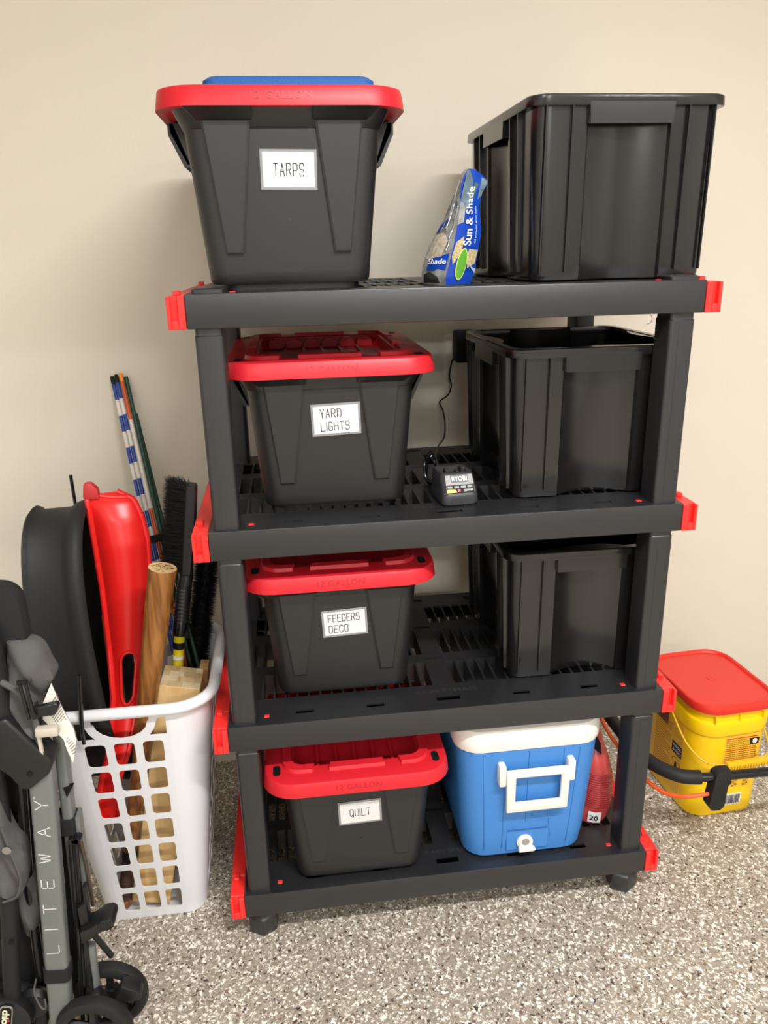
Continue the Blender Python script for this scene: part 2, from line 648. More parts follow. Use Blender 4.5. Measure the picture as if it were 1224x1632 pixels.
pmesh = {}
for za, zb in ((Z1, Z2), (Z2, Z3), (Z3, Z4)):
    h = zb - T - za
    base = None
    for sx in (-1, 1):
        for yy in (0.042, D - 0.042):
            if base is None:
                base = post(h).build('post', BLACK, shelf)
                p = base
            else:
                p = base.copy()
                COL.objects.link(p)
                p.parent = shelf
            p.location = (sx * 0.436, yy, za)
base = None
for sx in (-1, 1):
    for yy in (0.045, D - 0.045):
        if base is None:
            hexa = [(math.cos(math.radians(90 + 60 * k)), math.sin(math.radians(90 + 60 * k))) for k in range(6)]
            m = M().loft([[(x * 0.034, y * 0.034, 0) for x, y in hexa], [(x * 0.037, y * 0.037, 0.008) for x, y in hexa], [(x * 0.037, y * 0.037, 0.045) for x, y in hexa], [(x * 0.031, y * 0.031, 0.05) for x, y in hexa], [(x * 0.031, y * 0.031, Z1 - T) for x, y in hexa]])
            base = p = m.bev(0.003, 2).build('foot', BLACK, shelf)
        else:
            p = base.copy()
            COL.objects.link(p)
            p.parent = shelf
        p.location = (sx * 0.436, yy, 0)
base = None
for sx in (-1, 1):
    for yy in (0.042, D - 0.042):
        if base is None:
            m = M().loft([rr(0.056, 0.07, 0.008, 0), rr(0.056, 0.07, 0.008, 0.006), rr(0.05, 0.064, 0.008, 0.0085)])
            base = p = m.build('post_cap', BLACK, shelf)
        else:
            p = base.copy()
            COL.objects.link(p)
            p.parent = shelf
        p.location = (sx * 0.432, yy, Z4)
M().tube(spline([(0.372, 0.012, Z4 - T - 0.002), (0.376, 0.012, Z4 - T - 0.008), (0.374, 0.012, Z4 - T - 0.016), (0.366, 0.012, Z4 - T - 0.019)], 5), 0.0005, 5).build('plastic_strand', BLACK, shelf, label='thin strand of plastic flash under the top deck')


# ------------------------------------------------------------------ lidded totes
def make_tote(cx, fy, z, label, lines, sx=0.0, tilt=0.0, zc=0.178, rot=0.0, H1=0.275, Wt1=0.328, lw=1.045, ridge=True):
    Wb, Wt, Db, Dt, H = 0.285, 0.337, 0.410, 0.446, 0.262
    # every part is modelled at the nominal size, then stretched to this tote's own height and width

    def warp(m):
        def fn(x, y, z):
            k = min(max(z / H, 0), 1)
            if z < H - 0.0016:
                return (x * (1 + (Wt1 / Wt - 1) * k), y * (1 + 0.02 * k), z * H1 / H)
            return (x * lw, y * lw, z + H1 - H)
        return m.map(fn)

    def warp_side(m):
        return m.map(lambda x, y, z: (math.copysign(abs(x) + (lw * 0.19 - 0.19), x), y, z + H1 - H))
    t = thing('storage_tote', label, 'tote', (cx, fy + Db / 2, z), rot, 'black totes with red lids')

    def wd(zz):
        k = zz / H
        return Wb + (Wt - Wb) * k, Db + (Dt - Db) * k
    b = M()
    loops = [rr(Wb - 0.035, Db - 0.035, 0.03, 0.0), rr(Wb - 0.035, Db - 0.035, 0.03, 0.009), rr(Wb - 0.006, Db - 0.006, 0.028, 0.010)]
    for zz, ins in ((0.016, 0.0), (0.03, 0), (0.235, 0), (0.236, -0.003), (H, -0.003)):
        a, d_ = wd(zz)
        loops.append(rr(a - ins, d_ - ins, 0.036, zz))
    b.loft(loops)
    # nub in the middle of the front and of the back
    yf = -wd(0.107)[1] / 2
    b.tube([(0.003, yf + 0.002, 0.107), (0.003, yf - 0.0012, 0.107)], 0.0032, 10)
    warp(b).build('body', TOTE, t)
    for side in (-1, 1):
        for sgn in (-1, 1):
            r = M()
            prof = [(0.053, 0.252), (0.135, 0.252), (0.109, 0.056), (0.080, 0.056)]
            inn = [(0.057, 0.252), (0.131, 0.252), (0.107, 0.059), (0.083, 0.059)]
            lo = [(sgn * x, side * (wd(zz)[1] / 2 - 0.004), zz) for x, zz in prof]
            mid = [(sgn * x, side * (wd(zz)[1] / 2 + 0.0045), zz) for x, zz in prof]
            hi = [(sgn * x, side * (wd(zz)[1] / 2 + 0.006), zz) for x, zz in inn]
            r.loft([lo, mid, hi])
            warp(r).build('front_rib' if side < 0 else 'back_rib', TOTE, t, smooth=20)
            f = M()
            ya = wd(0.25)[1] / 2
            pts = [(sgn * 0.05, 0.246), (sgn * 0.142, 0.246), (sgn * 0.152, H + 0.002), (sgn * 0.046, H + 0.002)]
            f.prism(pts, lambda u, v, s_: (u, side * (ya + (-0.004 if s_ == 0 else (0.012 if v < 0.25 else 0.020))), v))
            warp(f.bev(0.0015, 1)).build('rim_flange', TOTE, t)
    for sgn in (-1, 1):
        g = M()
        for k in range(7):
            yy = -0.105 + 0.035 * k
            g.prism([(0.150, 0.185), (0.166, 0.185), (0.190, 0.238), (0.190, 0.258), (0.160, 0.258)], lambda u, v, s_: (sgn * u, yy + 0.004 * s_, v))
        g.prism([(0.156, 0.19), (0.160, 0.19), (0.186, 0.243), (0.186, 0.257), (0.180, 0.257)], lambda u, v, s_: (sgn * u, -0.105 + 0.214 * s_, v))
        warp_side(g).build('side_handle', TOTE, t)
    # lid
    wl_ = lambda m: m.map(lambda x, y, z: (x * lw, y * lw, z + H1 - H))
    l = M()
    l.loft([rr(0.345, 0.455, 0.045, 0.262), rr(0.386, 0.496, 0.062, 0.262), rr(0.391, 0.500, 0.066, 0.2605), rr(0.390, 0.499, 0.066, 0.268), rr(0.383, 0.492, 0.062, 0.287),
            rr(0.379, 0.488, 0.060, 0.2905), rr(0.372, 0.481, 0.058, 0.292), rr(0.268, 0.380, 0.03, 0.292), rr(0.264, 0.376, 0.028, 0.290), rr(0.258, 0.370, 0.028, 0.266)], cap0=True, cap1=True)
    lid = wl_(l).build('lid', LIDRED, t, label='red lid')
    rg = M()
    N = 9
    o1, o2 = rr(0.312, 0.424, 0.04, n=N), rr(0.272, 0.384, 0.026, n=N)

    def dens(loop, per=10):
        out = []
        for a, b_ in zip(loop, loop[1:] + loop[:1]):
            L_ = math.hypot(b_[0] - a[0], b_[1] - a[1])
            k = max(1, int(L_ / 0.02)) if L_ > 0.05 else 1
            for q in range(per * 2 if L_ > 0.05 else 1):
                k = per * 2 if L_ > 0.05 else 1
                out.append((a[0] + (b_[0] - a[0]) * q / k, a[1] + (b_[1] - a[1]) * q / k))
        return out
    a1, a2 = dens(o1), dens(o2)

    def gap(x, y):
        return (0.062 < abs(x) < 0.085 and abs(y) > 0.19) or (0.055 < abs(y) < 0.085 and abs(x) > 0.14)
    nn = len(a1)
    keep = [not gap(*a1[k]) for k in range(nn)]
    start = keep.index(False)
    seg, segs = [], []
    for q in range(nn + 1):
        k = (start + q) % nn
        if keep[k] and q < nn:
            seg.append(k)
        else:
            if len(seg) > 1:
                segs.append(seg)
            seg = []
    for sg in segs:
        loops = []
        for k in sg:
            (xa, ya), (xb, yb) = a1[k], a2[k]
            mx, my = xa + (xb - xa) * 0.18, ya + (yb - ya) * 0.18
            loops.append([(xa, ya, 0.291), (mx, my, 0.299), (xb, yb, 0.300), (xb, yb, 0.291)])
        rg.loft(loops)
    for k in range(6):
        x = -0.1 + 0.04 * k
        arch = [(x - 0.017, 0.267), (x + 0.017, 0.267), (x + 0.017, 0.280)] + [(x + 0.017 * math.cos(q * math.pi / 6), 0.280 + 0.009 * math.sin(q * math.pi / 6)) for q in range(1, 6)] + [(x - 0.017, 0.280)]
        rg.prism(arch, lambda u, v, s_: (u, 0.168 + 0.016 * s_, v))
    for k in range(5):
        x = -0.08 + 0.04 * k
        rg.box(x - 0.003, x + 0.003, -0.18, 0.18, 0.2655, 0.272)
    if ridge:
        wl_(rg).build('lid_ridge', LIDRED, lid, smooth=25)
    for sx_ in (-1, 1):
        for sy_ in (-1, 1):
            wl_(M().loft([rr(0.0150, 0.033, 0.0074, 0.291, cx=sx_ * 0.1655, cy=sy_ * 0.196), rr(0.0150, 0.033, 0.0074, 0.2928, cx=sx_ * 0.1655, cy=sy_ * 0.196), rr(0.012, 0.031, 0.006, 0.2932, cx=sx_ * 0.1655, cy=sy_ * 0.196)])).build('lid_hole_shade', DARK, lid, label='black insert painted as the shade of the lid corner hole')  # dark insert painted for the shade inside the corner hole
    wl_(font('12 GALLON', 0.092, 0.0115, 0.004, 1.1).map(lambda x, y, z: (x, -0.2498 + (z + 0.0085) * 0.18 - 0.0004, 0.2765 + z))).build('lettering', LIDRED_SHADE, lid, smooth=0, label='capacity lettering, emboss shade painted in darker red')
    # label sleeve
    dz = (Dt - Db) / 2 / H
    s = M().box(-0.048, 0.048, -0.0006, 0.0006, -0.032, 0.032).bev(0.0004, 1)
    p = M().box(-0.0435, 0.0435, -0.0009, -0.0003, -0.0275, 0.0275)
    k = M()
    hh = 0.017 if len(lines) > 1 else 0.0195
    for q, ln in enumerate(lines):
        st = strokes(ln, hh, 0.0072 if len(ln) < 7 else 0.0064, 0.0038 if len(ln) < 7 else 0.0034, 0.0014)
        wdt = st.width
        st.xf(Matrix.Translation((-wdt / 2 if len(lines) == 1 else (-0.034 if lines[0] == 'FEEDERS' else -0.030), 0, (-hh / 2 if len(lines) == 1 else (0.0045 - q * 0.026)))))
        k.join(st)
    k.map(lambda x, y, z: (x, -0.0012, z))
    zw = zc * H1 / H
    yf = -(wd(zc)[1] / 2) * (1 + 0.02 * zc / H)
    mm = Matrix.Translation((sx, yf - 0.0012, zw)) @ Matrix.Rotation(math.atan(dz), 4, 'X') @ Matrix.Rotation(tilt, 4, 'Y')
    so = s.xf(mm).build('label_sleeve', SLEEVE, t, label='clear plastic label sleeve')
    p.xf(mm).build('paper_sign', PAPER, so, label='white paper sign')
    k.xf(mm).build('lettering', INK, so, smooth=0, label='black thin capital lettering')
    return t


make_tote(-0.287, 0.060, Z4, 'black lidded tote signed TARPS at the left of the top deck', ['TARPS'], 0.006, 0.015, H1=0.289, Wt1=0.336, lw=1.065, ridge=False)
make_tote(-0.222, 0.102, Z3, 'black lidded tote signed YARD LIGHTS on the second deck from the top', ['YARD', 'LIGHTS'], 0.006, -0.03, 0.178)
make_tote(-0.222, 0.096, Z2, 'black lidded tote signed FEEDERS DECO on the third deck from the top', ['FEEDERS', 'DECO'], 0.006, -0.04, 0.172)
make_tote(-0.206, 0.025, Z1, 'black lidded tote signed QUILT on the bottom deck beside the cooler', ['QUILT'], 0.002, -0.03, 0.182)

# folded tarp on the top tote
TZ = Z4 + 0.289 + 0.0305
t = thing('folded_tarp', 'blue folded tarp lying on the lid of the TARPS tote', 'tarp', (-0.272, 0.225, TZ))
fm = M()
for k, (a, b_, c) in enumerate(((0.285, 0.36, 0.0),)):
    fm.loft([rr(a - 0.02, b_ - 0.02, 0.02, c), rr(a, b_, 0.025, c + 0.004), rr(a, b_, 0.025, c + 0.011), rr(a - 0.016, b_ - 0.016, 0.02, c + 0.0152)])
fm.map(lambda x, y, z: (x, y, z * (1.35 + 0.1 * math.sin(x * 14 + 1) - 0.9 * max(0, x - 0.02))))
fm.build('folded_sheet', TARPBLUE, t)


# ------------------------------------------------------------------ open bins
def bin_loop(w_, d, r, nd, z, ins=0.0):
    """rounded rectangle with a shallow cylindrical scallop in the middle of each side"""
    w_, d = w_ - 2 * ins, d - 2 * ins
    hn = 0.074
    pts = []

    def side(L_, n0):
        out = [(-L_ / 2 + r, 0), (-hn - 0.004, 0)]
        for k in range(13):
            u = -hn + 2 * hn * k / 12
            out.append((u, nd * (0.25 + 0.75 * (1 - (u / hn) ** 2))))
        out += [(hn + 0.004, 0), (L_ / 2 - r, 0)]
        return out
    corners = []
    # front side runs -x to +x at y=-d/2 (inward +y), then right, back, left
    for L_, fn in ((w_, lambda u, v: (u, -d / 2 + v)), (d, lambda u, v: (w_ / 2 - v, u)), (w_, lambda u, v: (-u, d / 2 - v)), (d, lambda u, v: (-w_ / 2 + v, -u))):
        sd = [fn(u, v) for u, v in side(L_, 13)]
        pts += sd
        # corner arc from end of this side
        corners.append(len(pts))
    n = len(pts) // 4
    out = []
    cc = [(w_ / 2 - r, -d / 2 + r, -90), (w_ / 2 - r, d / 2 - r, 0), (-w_ / 2 + r, d / 2 - r, 90), (-w_ / 2 + r, -d / 2 + r, 180)]
    for q in range(4):
        out += pts[q * n:(q + 1) * n]
        cx_, cy_, a0 = cc[q]
        for k in range(1, 5):
            a = math.radians(a0 + 90 * k / 5)
            out.append((cx_ + r * math.cos(a), cy_ + r * math.sin(a)))
    return [(x, y, z) for x, y in out]


def make_bin(cx, fy, z, label, H=0.308, Wr=0.380, Dr=0.420):
    Wt, Dt, Wb, Db = Wr - 0.022, Dr - 0.022, Wr - 0.034, Dr - 0.028
    t = thing('open_bin', label, 'bin', (cx, fy + Dr / 2, z), 0, 'open black ribbed bins')
    b = M()
    b.loft([bin_loop(Wb - 0.02, Db - 0.02, 0.02, 0.026, 0.0), bin_loop(Wb - 0.004, Db - 0.004, 0.026, 0.026, 0.004), bin_loop(Wb, Db, 0.028, 0.026, 0.012), bin_loop(Wt, Dt, 0.03, 0.024, H - 0.004),
            bin_loop(Wt, Dt, 0.03, 0.024, H - 0.004, 0.0035), bin_loop(Wb, Db, 0.028, 0.026, 0.012, 0.0035), bin_loop(Wb - 0.02, Db - 0.02, 0.02, 0.026, 0.006, 0.0035)])
    b.build('body', BIN, t, smooth=28)
    # rim
    r_ = M()
    r_.loft([rr(Wt - 0.002, Dt - 0.002, 0.03, H - 0.018), rr(Wr - 0.002, Dr - 0.002, 0.036, H - 0.018), rr(Wr, Dr, 0.037, H - 0.016), rr(Wr - 0.002, Dr - 0.002, 0.036, H - 0.002), rr(Wr - 0.006, Dr - 0.006, 0.035, H), rr(Wt - 0.012, Dt - 0.012, 0.029, H), rr(Wt - 0.014, Dt - 0.014, 0.028, H - 0.003), rr(Wt - 0.012, Dt - 0.012, 0.028, H - 0.018)], cap0=False, cap1=False)
    # scallop infill under the rim
    rim = r_.build('rim', BIN, t)
    for q in range(4):
        L_, off = (Dt, Wt) if q % 2 else (Wt, Dt)
        poly = [(-0.078, -off / 2 + 0.004)] + [(-0.074 + 0.148 * k / 10, -off / 2 + 0.024 * (0.25 + 0.75 * (1 - (-1 + 2 * k / 10) ** 2)) + 0.004) for k in range(11)] + [(0.078, -off / 2 + 0.004), (0.078, -off / 2 - 0.004), (-0.078, -off / 2 - 0.004)]
        p = M().prism(poly, lambda u, v, s_: (u, v, H - 0.012 + 0.0105 * s_))
        p.xf(Matrix.Rotation(math.radians(90 * q), 4, 'Z'))
        p.build('rim_infill', BIN, rim)
    for q in range(4):
        off = (Wr if q % 2 else Dr) / 2
        h = M().prism([(-0.076, H - 0.047), (0.076, H - 0.047), (0.078, H - 0.012), (-0.078, H - 0.012)], lambda u, v, s_: (u, -off + 0.0045 * s_, v))
        h.box(-0.078, -0.074, -off + 0.003, -off + 0.014, H - 0.046, H - 0.016)
        h.box(0.074, 0.078, -off + 0.003, -off + 0.014, H - 0.046, H - 0.016)
        h.xf(Matrix.Rotation(math.radians(90 * q), 4, 'Z')).build('handle_lip', BIN, t)
        for u in (-0.155, -0.107, 0.107, 0.155):
            if q % 2:
                u *= 1.1
            a, c = (Wb / 2, Wt / 2) if q % 2 else (Db / 2, Dt / 2)
            f = M().prism([(-0.0012, 0), (0.0012, 0), (0.0012, 1), (-0.0012, 1)], lambda p_, v, s_: (u + p_, -(a + (c - a) * v) + (0.002 if s_ else -0.006 - 0.003 * v), 0.018 + v * (H - 0.036)))
            f.xf(Matrix.Rotation(math.radians(90 * q), 4, 'Z')).build('rib', BIN, t, smooth=0)
    return t


make_bin(0.324, 0.045, Z4, 'open black ribbed bin standing tall on the top deck at right', 0.313, 0.368, 0.52)
make_bin(0.314, 0.072, Z3, 'open black ribbed bin on the second deck beside the battery charger')
make_bin(0.322, 0.078, Z2, 'open black ribbed bin on the third deck above the blue cooler')

# ------------------------------------------------------------------ grass seed bag
SEEDW = mat('seed_bag_clear', (138, 138, 134), 0.15, 0.7, bump=0.9, bscale=70, var=0.35, vscale=45)
SEEDB = mat('seed_bag_blue', (20, 62, 160), 0.2, 0.6, bump=0.2, bscale=60)
SEEDT = mat('seed_bag_grain', (176, 160, 118), 0.6, 0.3, bump=0.6, bscale=500, var=0.35, vscale=260)
SEEDG = mat('seed_bag_green', (84, 148, 44), 0.25, 0.5)
t = thing('grass_seed_bag', 'blue and clear plastic grass seed bag leaning against the top open bin', 'bag', (0.01, 0.12, Z4))
ROWS = [  # z, left x, crease x, right x, thickness
    (0.000, -0.036, -0.002, 0.052, 0.044), (0.012, -0.040, -0.004, 0.057, 0.050), (0.035, -0.036, 0.003, 0.063, 0.052), (0.070, -0.022, 0.015, 0.072, 0.046),
    (0.095, -0.006, 0.022, 0.077, 0.040), (0.120, 0.010, 0.030, 0.076, 0.032), (0.143, 0.021, 0.034, 0.076, 0.026), (0.165, 0.032, 0.037, 0.084, 0.018), (0.182, 0.039, 0.042, 0.096, 0.012), (0.197, 0.045, 0.050, 0.082, 0.007), (0.206, 0.052, 0.058, 0.068, 0.003)]
side = M()


def bag_row(zz):
    l_, c_, r_, th = interp(ROWS, zz)
    lean = 0.12 + 0.22 * zz
    return Vector((l_, lean + 0.004, Z4 + zz)), Vector((c_, lean - th, Z4 + zz)), Vector((r_, lean - th * 0.25, Z4 + zz)), Vector(((l_ + r_) / 2 + 0.012, lean + th * 0.55, Z4 + zz))


loopsF, loopsS = [], []
zs = [0.2055 * k / 24 for k in range(25)]
for k, zz in enumerate(zs):
    L_, C_, R_, B_ = bag_row(zz)
    wob = 0.0018 * math.sin(k * 1.7)
    loopsS.append([tuple(C_), tuple(C_.lerp(L_, 0.35) + Vector((wob, -0.006 * (1 - zz / 0.22), 0))), tuple(C_.lerp(L_, 0.7) + Vector((-wob, -0.005 * (1 - zz / 0.22), 0))), tuple(L_), tuple(L_.lerp(B_, 0.5) + Vector((0, 0.004, 0))), tuple(B_), tuple(B_.lerp(R_, 0.5) + Vector((0, 0.004, 0))), tuple(R_)])
    loopsF.append([tuple(R_), tuple(C_.lerp(R_, 0.66) + Vector((wob, -0.005 * (1 - zz / 0.22), 0))), tuple(C_.lerp(R_, 0.33) + Vector((0, -0.005 * (1 - zz / 0.22), 0))), tuple(C_)])
side.loft(loopsS, False, False, closed=False)
side.add(loopsS[0][::-1] + loopsF[0][1:3][::-1], [tuple(range(10))])
side.add(loopsS[-1] + loopsF[-1][1:3], [tuple(range(10))])
sk = side.build('clear_side', SEEDW, t, world=True, smooth=60, label='creased clear grey side film')
fo = M().loft(loopsF, False, False, closed=False).build('front_panel', SEEDB, t, world=True, smooth=60, label='glossy blue front panel')


def on_front(s_, zz, e=0.001):
    L_, C_, R_, B_ = bag_row(zz)
    p = C_.lerp(R_, s_)
    n_ = Vector((R_.y - C_.y, -(R_.x - C_.x), 0)).normalized()
    return tuple(p + n_ * (e + 0.006 * math.sin(math.pi * min(1, max(0, s_))) * (1 - zz / 0.22)))


def patch(poly, e=0.0012, n=8):
    m = M()
    n_ = len(poly)
    c = (sum(p[0] for p in poly) / n_, sum(p[1] for p in poly) / n_)
    rings = []
    for k in range(5):
        f = 1 - k / 4 * 0.98
        rings.append([on_front(c[0] + (p[0] - c[0]) * f, c[1] + (p[1] - c[1]) * f, e) for p in poly])
    m.loft(rings, False, True)
    return m


patch([(0.02, 0.050), (0.10, 0.035), (0.30, 0.058), (0.30, 0.085), (0.06, 0.075)]).build('clear_window', SEEDT, fo, world=True, label='tan window showing the seed')
patch([(0.52, 0.045), (0.62, 0.028), (0.92, 0.036), (0.96, 0.060), (0.55, 0.062)]).build('clear_window', SEEDT, fo, world=True, label='tan window showing the seed')
patch([(0.0, 0.105), (0.22, 0.11), (0.26, 0.142), (0.05, 0.16)], 0.001).build('clear_window', SEEDW, fo, world=True, label='clear edge of the front film')
patch([(0.38 + 0.175 * math.cos(a * math.pi / 8), 0.036 + 0.0285 * math.sin(a * math.pi / 8)) for a in range(16)], 0.0017).build('oval_edge', mat('oval_yellow', (200, 205, 90), 0.3), fo, world=True, label='yellow rim of the oval')
patch([(0.38 + 0.15 * math.cos(a * math.pi / 8), 0.036 + 0.026 * math.sin(a * math.pi / 8)) for a in range(16)], 0.0022).build('oval_emblem', [SEEDG], fo, world=True, label='green oval emblem')
patch([(0.56, 0.036), (0.62, 0.036), (1.0, 0.018), (1.0, 0.026)], 0.0018).build('light_band', mat('pale_blue', (150, 175, 215), 0.3), fo, world=True, label='pale band')
tx = font('Sun & Shade', 0.110, 0.022, 0.012)
tx.map(lambda x, y, z: on_front(0.42 - z / 0.075, 0.121 + x * 0.95, 0.0022)).build('lettering', PAPER, fo, world=True, smooth=0, label='white bold lettering')
tx = font('All purpose grass seed', 0.07, 0.006, 0.0)
tx.map(lambda x, y, z: on_front(0.74 - z / 0.075, 0.105 + x * 0.95, 0.0022)).build('lettering', PAPER, fo, world=True, smooth=0, label='small white lettering')


def on_left(s_, zz, e=0.002):
    L_, C_, R_, B_ = bag_row(zz)
    p = L_.lerp(C_, s_)
    n_ = Vector((C_.y - L_.y, -(C_.x - L_.x), 0)).normalized()
    return tuple(p + n_ * (e + 0.006 * math.sin(math.pi * min(1, max(0, s_)))))


def patchl(poly, e):
    m = M()
    c = (sum(p[0] for p in poly) / len(poly), sum(p[1] for p in poly) / len(poly))
    rings = [[on_left(c[0] + (p[0] - c[0]) * f, c[1] + (p[1] - c[1]) * f, e) for p in poly] for f in (1, 0.7, 0.4, 0.03)]
    return m.loft(rings, False, True)


SEEDM = mat('seed_bag_film', (92, 112, 122), 0.12, 0.7, bump=0.8, bscale=90, var=0.3, vscale=60)
patch([(0.0, 0.150), (0.30, 0.128), (0.48, 0.150), (0.42, 0.185), (0.30, 0.203), (0.0, 0.203)], 0.0014).build('film_fold', SEEDM, fo, world=True, label='grey green folded film at the top')
patch([(0.80, 0.150), (0.98, 0.158), (0.98, 0.186), (0.86, 0.190)], 0.0014).build('film_fold', SEEDM, fo, world=True, label='pale translucent corner of film')
patch([(0.44, 0.158), (0.60, 0.152), (0.62, 0.178), (0.48, 0.182)], 0.0018).build('green_print', mat('seed_print_green', (48, 92, 60), 0.3), fo, world=True, label='dark green print near the top')
patchl([(0.08, 0.046), (0.70, 0.050), (0.80, 0.078), (0.55, 0.092), (0.12, 0.088)], 0.0008).build('tan_print', mat('seed_print_tan', (178, 166, 146), 0.35, var=0.35, vscale=160), sk, world=True, label='tan printed patch on the side')
patchl([(0.10, 0.004), (0.80, 0.003), (0.75, 0.014), (0.40, 0.024), (0.14, 0.018)], 0.0008).build('dark_seed', mat('seed_dark', (48, 46, 44), 0.4), sk, world=True, label='dark seed at the bottom')  # dark seed behind the film
for s0, z0_, s1, z1_ in ((0.55, 0.10, 0.80, 0.19), (0.30, 0.095, 0.70, 0.165), (0.80, 0.06, 0.92, 0.15), (0.62, 0.095, 0.50, 0.13)):  # thin ridges added as the bright highlights along the creases
    M().tube([on_left(s0 + (s1 - s0) * k / 8 + 0.03 * math.sin(k * 2.1), z0_ + (z1_ - z0_) * k / 8, 0.0006) for k in range(9)], 0.0011, 6).build('crease_highlight', SEEDW, sk, world=True)
patchl([(0.25, 0.026), (0.95, 0.026), (0.95, 0.056), (0.3, 0.046)], 0.001).build('blue_band', SEEDB, sk, world=True, label='blue band low on the side')
patchl([(0.1, 0.09), (0.5, 0.106), (0.5, 0.118), (0.1, 0.104)], 0.001).build('blue_band', SEEDB, sk, world=True, label='blue band high on the side')
font('Shade', 0.032, 0.010, 0.015).map(lambda x, y, z: on_left(0.6 + x / 0.05, 0.042 + z, 0.0022)).build('lettering', PAPER, sk, world=True, smooth=0)

# ------------------------------------------------------------------ battery charger
CH = mat('charger_black', (52, 52, 54), 0.4, 0.5)
CHG = mat('charger_grey', (112, 110, 106), 0.35, 0.5)
t = thing('battery_charger', 'small black battery charger with yellow strip standing on the second deck', 'charger', (0.025, 0.118, Z3), 0.09)
m = M()
m.loft([rr(0.066, 0.094, 0.012, 0), rr(0.076, 0.102, 0.014, 0.004), rr(0.077, 0.103, 0.014, 0.020), rr(0.074, 0.100, 0.014, 0.024), rr(0.074, 0.094, 0.014, 0.034, cy=0.003), rr(0.070, 0.072, 0.012, 0.058, cy=0.012), rr(0.066, 0.066, 0.012, 0.061, cy=0.012), rr(0.050, 0.044, 0.008, 0.061, cy=0.010), rr(0.048, 0.042, 0.008, 0.046, cy=0.010)])
cb = m.build('housing', CH, t)
pf = lambda u, v, e: (u, -0.0505 + (v / 0.0335) * 0.0215 + 0.004 - e * 0.85, 0.0255 + v - 0 + e * 0.5)
M().prism([(-0.030, 0.001), (0.030, 0.001), (0.028, 0.0325), (-0.028, 0.0325)], lambda u, v, s_: pf(u, v, 0.0035 + 0.001 * s_)).build('face_panel', CHG, cb)
M().prism([(-0.018, 0.019), (0.018, 0.019), (0.018, 0.032), (-0.018, 0.032)], lambda u, v, s_: pf(u, v, 0.0042 + 0.001 * s_)).build('badge', CH, cb)
font('RYOBI', 0.032, 0.0085, 0.035, 1.0).map(lambda x, y, z: pf(x, 0.0255 + z, 0.0058)).build('lettering', PAPER, cb, smooth=0, label='white bold lettering')
M().prism([(-0.029, 0.0005), (0.029, 0.0005), (0.029, 0.0145), (-0.029, 0.0145)], lambda u, v, s_: pf(u, v, 0.0042 + 0.0008 * s_)).build('status_strip', DARK, cb)
M().prism([(-0.029, 0.001), (-0.008, 0.001), (-0.012, 0.007), (-0.029, 0.007)], lambda u, v, s_: pf(u, v, 0.0052 + 0.0006 * s_)).build('yellow_strip', mat('strip_yellow', (228, 224, 60), 0.4), cb, label='yellow green strip')
for k in range(4):
    M().prism([(-0.027 + 0.014 * k, 0.0085), (-0.017 + 0.014 * k, 0.0085), (-0.017 + 0.014 * k, 0.0125), (-0.027 + 0.014 * k, 0.0125)], lambda u, v, s_: pf(u, v, 0.0052 + 0.0004 * s_)).build('pictogram', CHG, cb)
M().prism([(-0.006, 0.002), (-0.001, 0.002), (-0.001, 0.0065), (-0.006, 0.0065)], lambda u, v, s_: pf(u, v, 0.0052 + 0.0006 * s_)).build('indicator', mat('indicator_red', (225, 40, 70), 0.4), cb, label='red indicator')
M().prism([(0.006, 0.002), (0.026, 0.003), (0.026, 0.006), (0.006, 0.006)], lambda u, v, s_: pf(u, v, 0.0052 + 0.0003 * s_)).build('pictogram', CHG, cb)
m = M()
m.box(-0.018, -0.008, 0.0, 0.02, 0.046, 0.064).box(0.004, 0.010, -0.004, 0.016, 0.046, 0.060).box(0.018, 0.026, 0.008, 0.03, 0.05, 0.064)
m.bev(0.0012, 1).build('terminal', CH, cb)
M().prism([(-0.022, 0.001), (0.022, 0.001), (0.019, 0.0135), (-0.019, 0.0135)], lambda u, v, s_: (u, -0.0515 - 0.001 * s_, v + 0.003)).build('base_panel', CH, cb)
# its cord: a bundled coil, then up to the wall adapter
m = M()
for k in range(5):
    r0 = 0.028 + 0.002 * k
    cxx, cyy = -0.008 + 0.002 * k, 0.215 + 0.006 * k
    m.tube([(cxx - 0.012 * math.cos(a / 12 * math.pi), cyy + 0.012 * math.sin(2 * a / 12 * math.pi + k), Z3 + 0.037 + r0 * 0.98 * math.sin(a / 12 * math.pi)) for a in range(25)], 0.0024, 7)
# (cord points are world coordinates: shift into the charger's frame)
mi_ = (Matrix.Translation(t.location) @ Matrix.Rotation(0.09, 4, 'Z')).inverted()
m.xf(mi_).build('cord_coil', GLOSSB, t, label='bundled black cord')
cord = M().tube(spline([(0.0, 0.235, Z3 + 0.004), (0.035, 0.37, Z3 + 0.004), (0.07, 0.53, Z3 + 0.006), (0.098, 0.585, Z3 + 0.02), (0.112, 0.64, 1.045), (0.112, 0.67, 1.075), (0.104, 0.675, 1.098), (0.128, 0.68, 1.115), (0.137, 0.68, 1.14), (0.132, 0.68, 1.165), (0.137, 0.675, 1.205), (0.145, 0.672, 1.212)], 8), 0.0022, 7)
cord.xf(mi_).build('power_cord', GLOSSB, t)
ad = M().box(0.143, 0.198, 0.645, 0.697, 1.205, 1.288).bev(0.006, 2)
ad.xf(mi_).build('power_adapter', DARK, t)
